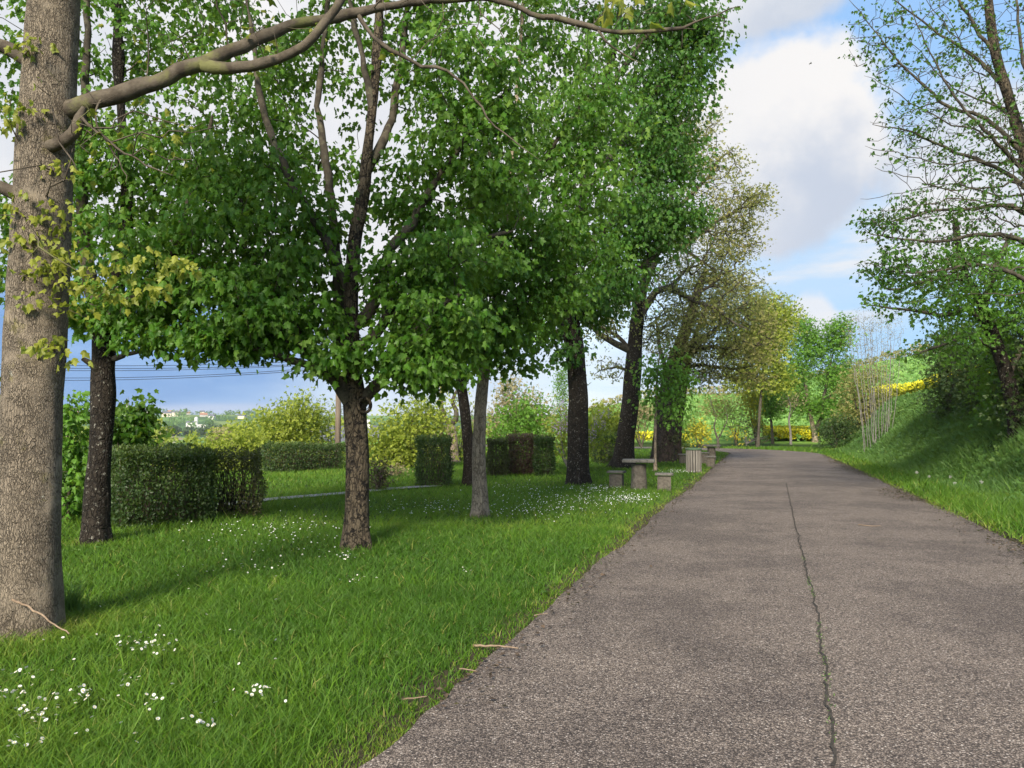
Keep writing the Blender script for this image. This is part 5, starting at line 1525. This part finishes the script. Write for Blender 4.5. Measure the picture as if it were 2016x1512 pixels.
# church
x, y, z = ground_at(252, 1950)
root = tag(empty('church', (x, y, z)), 'church with tower and pointed spire on the far skyline', 'church')
mb = MB(); mb.box((x, y, z + 9), (8, 8, 26)); mb.build('tower', M_WALLS[0], root)
mb = MB(); mb.rev((x, y, z + 22), [(5.2, 0), (2.2, 9), (.15, 24)], 8); mb.build('spire', M_ROOFS[0], root)
mb = MB(); mb.box((x + 16, y, z + 4), (24, 11, 16)); mb.build('nave', M_WALLS[1], root)
mb = MB(); mb.box((x, y - 4.02, z + 17), (2.2, .3, 4)); mb.build('belfry_opening', M_WIN, root)
V = np.array([(3, -6, 12), (29, -6, 12), (29, 6, 12), (3, 6, 12), (3, 0, 19), (29, 0, 19)])
mesh_np('roof', V, [np.array([(0, 1, 5, 4), (2, 3, 4, 5), (3, 2, 1, 0)]), np.array([(0, 4, 3), (1, 2, 5)])], M_ROOFS[0], root)
# farm with a white silo
x, y, z = ground_at(387, 1330)
root = tag(empty('farm', (x, y, z)), 'white farm buildings with a tall silo on the far slope', 'farm')
mb = MB(); mb.rev((x, y, z - 1), [(3.0, 0), (3.0, 17), (2.0, 18.6), (.3, 19.2)], 20); mb.build('silo', M_WALLS[2], root, smooth=False)
mb = MB(); mb.box((x - 9, y, z + 3.5), (13, 10, 9)); mb.box((x + 10, y + 2, z + 2), (15, 9, 6)); mb.build('barn', M_WALLS[2], root)
V = np.array([(-16, -5.5, 8), (-2, -5.5, 8), (-2, 5.5, 8), (-16, 5.5, 8), (-16, 0, 11), (-2, 0, 11)])
mesh_np('roof', V, [np.array([(0, 1, 5, 4), (2, 3, 4, 5), (3, 2, 1, 0)]), np.array([(0, 4, 3), (1, 2, 5)])], M_ROOFS[0], root)
# woods and hedgerow trees across the valley
def wood(label, rows, lm, size, per=46):
    C, R = [], []
    for px, Yw, rad in rows:
        x, y, z = ground_at(px, Yw)
        C.append((x, y, z + rad * .9)); R.append(rad)
    C, R = np.array(C), np.array(R)
    m = len(C)
    d = unit(rng.normal(0, 1, (m, per, 3))) * (rng.uniform(.3, 1, (m, per)) ** .5)[..., None]
    P = (C[:, None] + d * R[:, None, None] * np.array((1, 1, .95))).reshape(-1, 3)
    n = len(P)
    V, fs, rn = leaves(P, rng.normal(0, 1, (n, 3)), d.reshape(-1, 3) + rng.normal(0, .35, (n, 3)), size * np.repeat(R, per) * rng.uniform(.6, 1.2, n), T_SPRAY, np.clip(np.repeat(rng.uniform(0, 1, m), per) * .6 + .4 * rng.uniform(0, 1, n), 0, 1))
    tag(mesh_np('woodland', V, fs, lm, rnd=rn), label, 'woods', kind='stuff')


wood('dark line of trees behind the valley field', [(rng.uniform(296, 400), 1000 + rng.uniform(-15, 15), rng.uniform(4.5, 7.5)) for k in range(26)] + [(rng.uniform(405, 500), 1020 + rng.uniform(-30, 30), rng.uniform(5, 9.5)) for k in range(34)], L_HEDGE, .55)
wood('trees along the far hillside', [(rng.uniform(-200, 640), rng.uniform(1250, 2150), rng.uniform(4, 9)) for k in range(300)], L_BANK, .6, 26)
wood('bushes down in the valley', [(rng.uniform(-200, 700), rng.uniform(150, 420), rng.uniform(1.5, 4)) for k in range(90)], L_YELLOWG, .5, 60)
S('round sandy bush in the valley behind the slate roof', 436, 120, [(436, 862, 120, 26, 18, 2, 50)], L_TAN, nleaf=20, sig=.5, lsize=.3, group=None, r0=.02)

# ------------------------------------------------------------------ daisies
def daisy_mesh():
    V, Fp, Fc, Fs = [], [], [], []
    for k in range(14):
        a = 2 * math.pi * k / 14
        c_, s_3 = math.cos(a), math.sin(a)
        i0 = len(V)
        for r_2, w, zz in ((.25, .09, 0), (.7, .17, .06), (1.0, .10, .10)):
            V += [(r_2 * c_ - w * s_3, r_2 * s_3 + w * c_, zz), (r_2 * c_ + w * s_3, r_2 * s_3 - w * c_, zz)]
        Fp += [(i0, i0 + 1, i0 + 3, i0 + 2), (i0 + 2, i0 + 3, i0 + 5, i0 + 4)]
    i0 = len(V)
    for ring, zz in ((.34, .02), (.20, .13)):
        for k in range(8):
            a = 2 * math.pi * k / 8
            V.append((ring * math.cos(a), ring * math.sin(a), zz))
    for k in range(8):
        Fc.append((i0 + k, i0 + (k + 1) % 8, i0 + 8 + (k + 1) % 8, i0 + 8 + k))
    V.append((0, 0, .16)); top = len(V) - 1
    T3 = [(i0 + 8 + k, i0 + 8 + (k + 1) % 8, top) for k in range(8)]
    j0 = len(V)
    for zz, r_2 in ((0, .05), (-7.0, .05)):
        for k in range(3):
            a = 2 * math.pi * k / 3
            V.append((r_2 * math.cos(a), r_2 * math.sin(a), zz))
    for k in range(3):
        Fs.append((j0 + k, j0 + (k + 1) % 3, j0 + 3 + (k + 1) % 3, j0 + 3 + k))
    quads = Fp + Fc + Fs
    mi = [0] * len(Fp) + [1] * len(Fc) + [2] * len(Fs) + [1] * 8
    return np.array(V), [np.array(quads), np.array(T3)], mi


def flat_mat(name, c, tr=.3):
    m, t = new_mat(name)
    p = t.n('ShaderNodeBsdfPrincipled', {'Base Color': (*c, 1), 'Roughness': .7})
    q = t.n('ShaderNodeBsdfTranslucent', {'Color': (*c, 1)})
    mx = t.n('ShaderNodeMixShader', {0: tr, 1: p.outputs[0], 2: q.outputs[0]})
    t.n('ShaderNodeOutputMaterial', {'Surface': mx.outputs[0]})
    return m


M_PETAL, M_EYE, M_STEM = flat_mat('daisy_petal', (.80, .79, .76)), flat_mat('daisy_eye', (.70, .47, .04), .1), flat_mat('daisy_stem', (.09, .16, .03))
dV, dF, dM = daisy_mesh()
proto = mesh_np('daisy', dV, dF, [M_PETAL, M_EYE, M_STEM], mat_idx=dM)
tag(proto, 'white daisy', 'daisy')
CLUMPS = [('white daisy in the clump right of the nearest trunk base', [(284, 1281, 52, 20, 44)]),
          ('white daisy in the small clump nearest the road edge', [(518, 1369, 34, 13, 16)]),
          ('white daisy in the small lone clump mid foreground', [(305, 1393, 24, 9, 10)]),
          ('white daisy in the low clump at the bottom middle of the lawn', [(403, 1440, 34, 12, 13)]),
          ('white daisy in the slanting streak below the nearest trunk', [(165, 1383, 46, 14, 22), (234, 1356, 30, 14, 9)]),
          ('white daisy in the bottom left corner clump', [(30, 1383, 36, 14, 18), (61, 1428, 38, 20, 26), (50, 1342, 46, 12, 12), (60, 1475, 60, 20, 12)]),
          ('white daisy standing singly in the foreground grass', [(330, 1250, 300, 60, 22), (250, 1420, 240, 70, 20)]),
          ('small white daisy in the patches in front of the blotched maple', [(690, 1098, 26, 7, 20), (705, 1146, 28, 6, 14), (920, 1130, 14, 5, 5), (480, 1110, 100, 36, 30), (620, 1090, 60, 20, 12)])]
first = True
for lab, cs in CLUMPS:
    for cx_, cy_, rx, ry, n in cs:
        for k in range(n):
            q = gp(cx_ + np.clip(rng.normal(0, .55), -1.3, 1.3) * rx, cy_ + np.clip(rng.normal(0, .55), -1.3, 1.3) * ry, .085)
            if road_off(q[0], q[1]) > -HALF - .25 or math.hypot(q[0] - near_maple.location.x, q[1] - near_maple.location.y) < .33:
                continue
            o = proto if first else proto.copy()
            if not first:
                COL.objects.link(o)
            first = False
            sc = rng.uniform(.0075, .0115)
            o.scale = (sc, sc, sc)
            o.location = (q[0], q[1], H(q[0], q[1])[0] + rng.uniform(.07, .105))
            o.rotation_euler = (rng.normal(.5, .28), rng.normal(0, .28), rng.uniform(0, 6))
            o['label'] = lab
            o['category'] = 'daisy'
            o['group'] = 'daisies in the lawn'
# the farther carpet of daisies, too many to count
P = []
for cx_, cy_, rx, ry, n in [(1235, 985, 64, 11, 300), (1120, 990, 140, 16, 170), (1050, 970, 90, 18, 120), (1060, 1010, 140, 16, 160), (560, 1050, 200, 30, 160), (1335, 928, 36, 4, 140), (850, 1000, 120, 20, 120), (1180, 965, 60, 8, 160)]:
    for k in range(n):
        q = gp(cx_ + rng.normal(0, .5) * rx, cy_ + rng.normal(0, .5) * ry, .08)
        if road_off(q[0], q[1]) < -HALF - .2:
            P.append((q[0], q[1], H(q[0], q[1])[0] + rng.uniform(.07, .12)))
P = np.array(P); n = len(P)
a = np.arange(6) * math.pi / 3
T6 = (np.c_[np.r_[0, np.cos(a)], np.r_[0, np.sin(a)], np.r_[.1, np.zeros(6)]], np.array([(0, 1 + k, 1 + (k + 1) % 6) for k in range(6)]))
V, fs, rn = leaves(P, rng.normal(0, 1, (n, 3)) * np.array((1, 1, .3)), rng.normal(0, .35, (n, 3)) + np.array((.1, -.3, 1)), rng.uniform(.008, .013, n), T6, rng.uniform(0, 1, n))
tag(mesh_np('daisy_carpet', V, fs, M_PETAL, rnd=rn), 'carpet of tiny white daisies before the nearer picnic table', 'flowers', kind='stuff')

# plantain, clover and dandelion leaves in the turf
n = 1500
x, y = scatter_ring(n, 2.6, 17, -42, 40)
keep = (road_off(x, y) < -HALF - .12) & (vn2(x, y, .7) + rng.uniform(-.2, .2, n) > .5)
x, y = x[keep], y[keep]
n = len(x); k = 8
a = rng.uniform(0, 2 * math.pi, (n, k))
ax = np.stack([np.cos(a), np.sin(a), rng.uniform(.1, .8, (n, k))], -1).reshape(-1, 3)
P = np.repeat(np.c_[x, y, H(x, y) + .015], k, 0) + .012 * ax
V, fs, rn = leaves(P, ax, np.tile((0, 0, 1.), (n * k, 1)) + rng.normal(0, .2, (n * k, 3)), np.repeat(rng.uniform(.03, .07, n), k) * rng.uniform(.6, 1.2, n * k), T_OVAL, np.repeat(rng.uniform(0, 1, n), k))
tag(mesh_np('lawn_weeds', V, fs, L_BANK, rnd=rn), kind='stuff', label='plantain clover and dandelion leaves in the turf', cat='weeds')
# yellow dandelion in the clump nearest the road; seed heads on the right verge
q = gp(519, 1387, .07)
mb = MB(); z = H(q[0], q[1])[0]
mb.rev((q[0], q[1], z + .055), [(.004, 0), (.014, .006), (.016, .012), (.008, .018)], 12)
tag(mb.build('dandelion', L_YFLOWER), 'single yellow dandelion beside the daisies nearest the road edge', 'flower')
M_FLUFF = flat_mat('seed_fluff', (.62, .60, .55), .5)
for k, (px, py, lab) in enumerate([(1805, 930, 'dandelion seed head leftmost on the right verge'), (1829, 938, 'dandelion seed head second from the left on the verge'), (1871, 939, 'pale seed head high in the middle of the verge'), (1880, 951, 'pale seed head just below the middle one'), (1932, 949, 'dandelion seed head nearest the right frame edge')]):
    Yd = 17.6 - k * .5
    p = at(px, py, Yd)
    z0 = H(p[0], p[1])[0]
    root = tag(empty('dandelion_clock', (p[0], p[1], z0)), lab, 'flower', 'dandelion seed heads on the right verge')
    mb = MB(); mb.tube(np.array([(p[0], p[1], z0), (p[0] + .01, p[1], (z0 + p[2]) / 2), p]), np.full(3, .004), 5); mb.build('stalk', M_STEM, root)
    V, fs, rn = tufts(np.array([p]), 90, .012, .012, T_KITE, droop=0, flat=1)
    mesh_np('seed_head', V - np.array(root.location), fs, M_FLUFF, root, rnd=rn)

# ------------------------------------------------------------------ fallen sticks and litter
M_STICK = plain_mat('dry_stick', (.17, .12, .08), (.30, .22, .15), 12, .9, .4, 50)
def stick(label, pts, r, name='fallen_stick', group='sticks on the road'):
    P = smooth_path(np.array(pts), .03)
    P[1:-1] += rng.normal(0, .003, P[1:-1].shape)
    v, f = tube(P, np.linspace(r, r * .5, len(P)), 7)
    tag(mesh_np(name, v, [f], M_STICK, smooth=True), label, 'stick', group)


def rp(px, py, dz=.05):
    q = gp(px, py, .03); return (q[0], q[1], .03 + dz * .35)


stick('brown stick lying from the turf onto the road', [rp(928, 1275), rp(965, 1277), rp(1000, 1278), rp(1020, 1281)], .009)
stick('pale dry stalk lying along the lower road edge', [rp(790, 1384), rp(815, 1381), rp(840, 1377)], .005)
stick('short twig on the chippings below the brown stick', [rp(905, 1322), rp(922, 1324), rp(938, 1327)], .005)
stick('thin twig on the road above the brown stick', [rp(1052, 1216), rp(1065, 1213), rp(1078, 1212)], .005)
stick('thin stick leaning across the foot of the nearest trunk', [at(24, 1180, 5.52), at(60, 1198, 5.5), at(95, 1220, 5.46), at(136, 1248, 5.45)], .009, group=None)
stick('tiny twig lying in the right lane near the crack', [rp(1690, 1035), rp(1712, 1037), rp(1735, 1038)], .007)
# wind-blown leaf litter against the right kerb of turf and along the left edge
n = 15000
s = 4 + 42 * rng.uniform(0, 1, n) ** 1.1
pat = vn2(s, np.zeros(n) + 4.4, .35)
lft = rng.uniform(size=n) < .3
t = np.where(lft, T0 - HALF + np.abs(rng.normal(0, .18, n)) - .02, T0 + HALF - np.abs(rng.normal(0, .16, n)) * (.3 + 2.4 * pat) + .03)
keep = rng.uniform(size=n) < np.where(lft, .35, .15 + 1.1 * sm(.35, .7, pat))
s, t = s[keep], t[keep]
x, y = xy(s, t); n = len(x)
L_LITTER = leaf_mat('dead_leaf', [(.03, .022, .017), (.06, .042, .030), (.11, .075, .05)], .1)
V, fs, rn = leaves(np.c_[x, y, .035 + rng.uniform(0, .012, n)], rng.normal(0, 1, (n, 3)) * np.array((1, 1, .15)), rng.normal(0, .3, (n, 3)) + np.array((0, 0, 1)), rng.uniform(.02, .055, n), T_KITE, rng.uniform(0, 1, n))
tag(mesh_np('leaf_litter', V, fs, L_LITTER, rnd=rn), kind='stuff', label='dark dead leaves gathered along the road edges', cat='leaves')
# moss in the crack
n = 420
k = rng.integers(0, len(cp) // 3, n)
s_, t_ = st(cp[k, 0], cp[k, 1])
x, y = xy(s_ + rng.uniform(-.02, .02, n), t_ + rng.normal(0, .012, n))
kk = vn2(x, y, 2.2) > .42
x, y = x[kk], y[kk]
V, fs, rn = blades(np.c_[x, y, np.full(len(x), .045)], rng.uniform(.006, .02, len(x)), np.full(len(x), .004), 1.0, '', None, tri=True)
tag(mesh_np('moss_tufts', V, fs, L_BANK, rnd=rn), kind='stuff', label='moss and seedlings growing in the road crack', cat='moss')
# tall dark tuft against the nearest trunk, long seeding grass here and there
q = gp(133, 1226)
n = 260
P = np.c_[q[0] + rng.normal(0, .045, n), q[1] + rng.normal(0, .04, n), np.zeros(n)]
P[:, 2] = H(P[:, 0], P[:, 1])
V, fs, rn = blades(P, rng.uniform(.14, .34, n), np.full(n, .004), .35, '', None, rnd=rng.uniform(0, .35, n))
tag(mesh_np('grass_tuft', V, fs, L_BANK, rnd=rn), 'tall dark grass tuft against the nearest pale trunk', 'grass tuft')
# bird
p = at(1596, 125, 160)
mb = MB()
mb.rev(p, [(.02, -.35), (.09, -.15), (.10, .05), (.05, .22), (.01, .30)], 8)
v = np.concatenate(mb.V) - p
v = np.c_[v[:, 2], v[:, 1], v[:, 0]]
bird = tag(mesh_np('bird', v, [np.array(q_) for q_ in mb.Fs.values()], B_BLACK), 'tiny dark bird in flight before the white cloud', 'bird')
bird.location = tuple(p)
for sg in (-1, 1):
    V = np.array([(.12, 0, 0), (-.12, 0, 0), (.05, sg * .4, .12), (-.12, sg * .4, .10), (-.12, sg * .75, -.02)])
    mesh_np('wing', V, [np.array([(0, 1, 3, 2)]), np.array([(2, 3, 4)])], B_BLACK, bird)
# ------------------------------------------------------------------ spring haze over the valley
m, t = new_mat('haze_air')
pv = t.n('ShaderNodeVolumePrincipled', {'Color': (.86, .92, 1.0, 1), 'Density': .00009, 'Anisotropy': .2})
t.n('ShaderNodeOutputMaterial', {'Volume': pv.outputs[0]})
zlo, zhi = float(gz.min()) - 1.5, max(90.0, float(gz.max()) + 20)
mb = MB(); mb.box((0, 0, (zlo + zhi) / 2), (8800, 8800, zhi - zlo))
tag(mb.build('haze', m), kind='stuff')
print('scene built', len(bpy.data.objects))
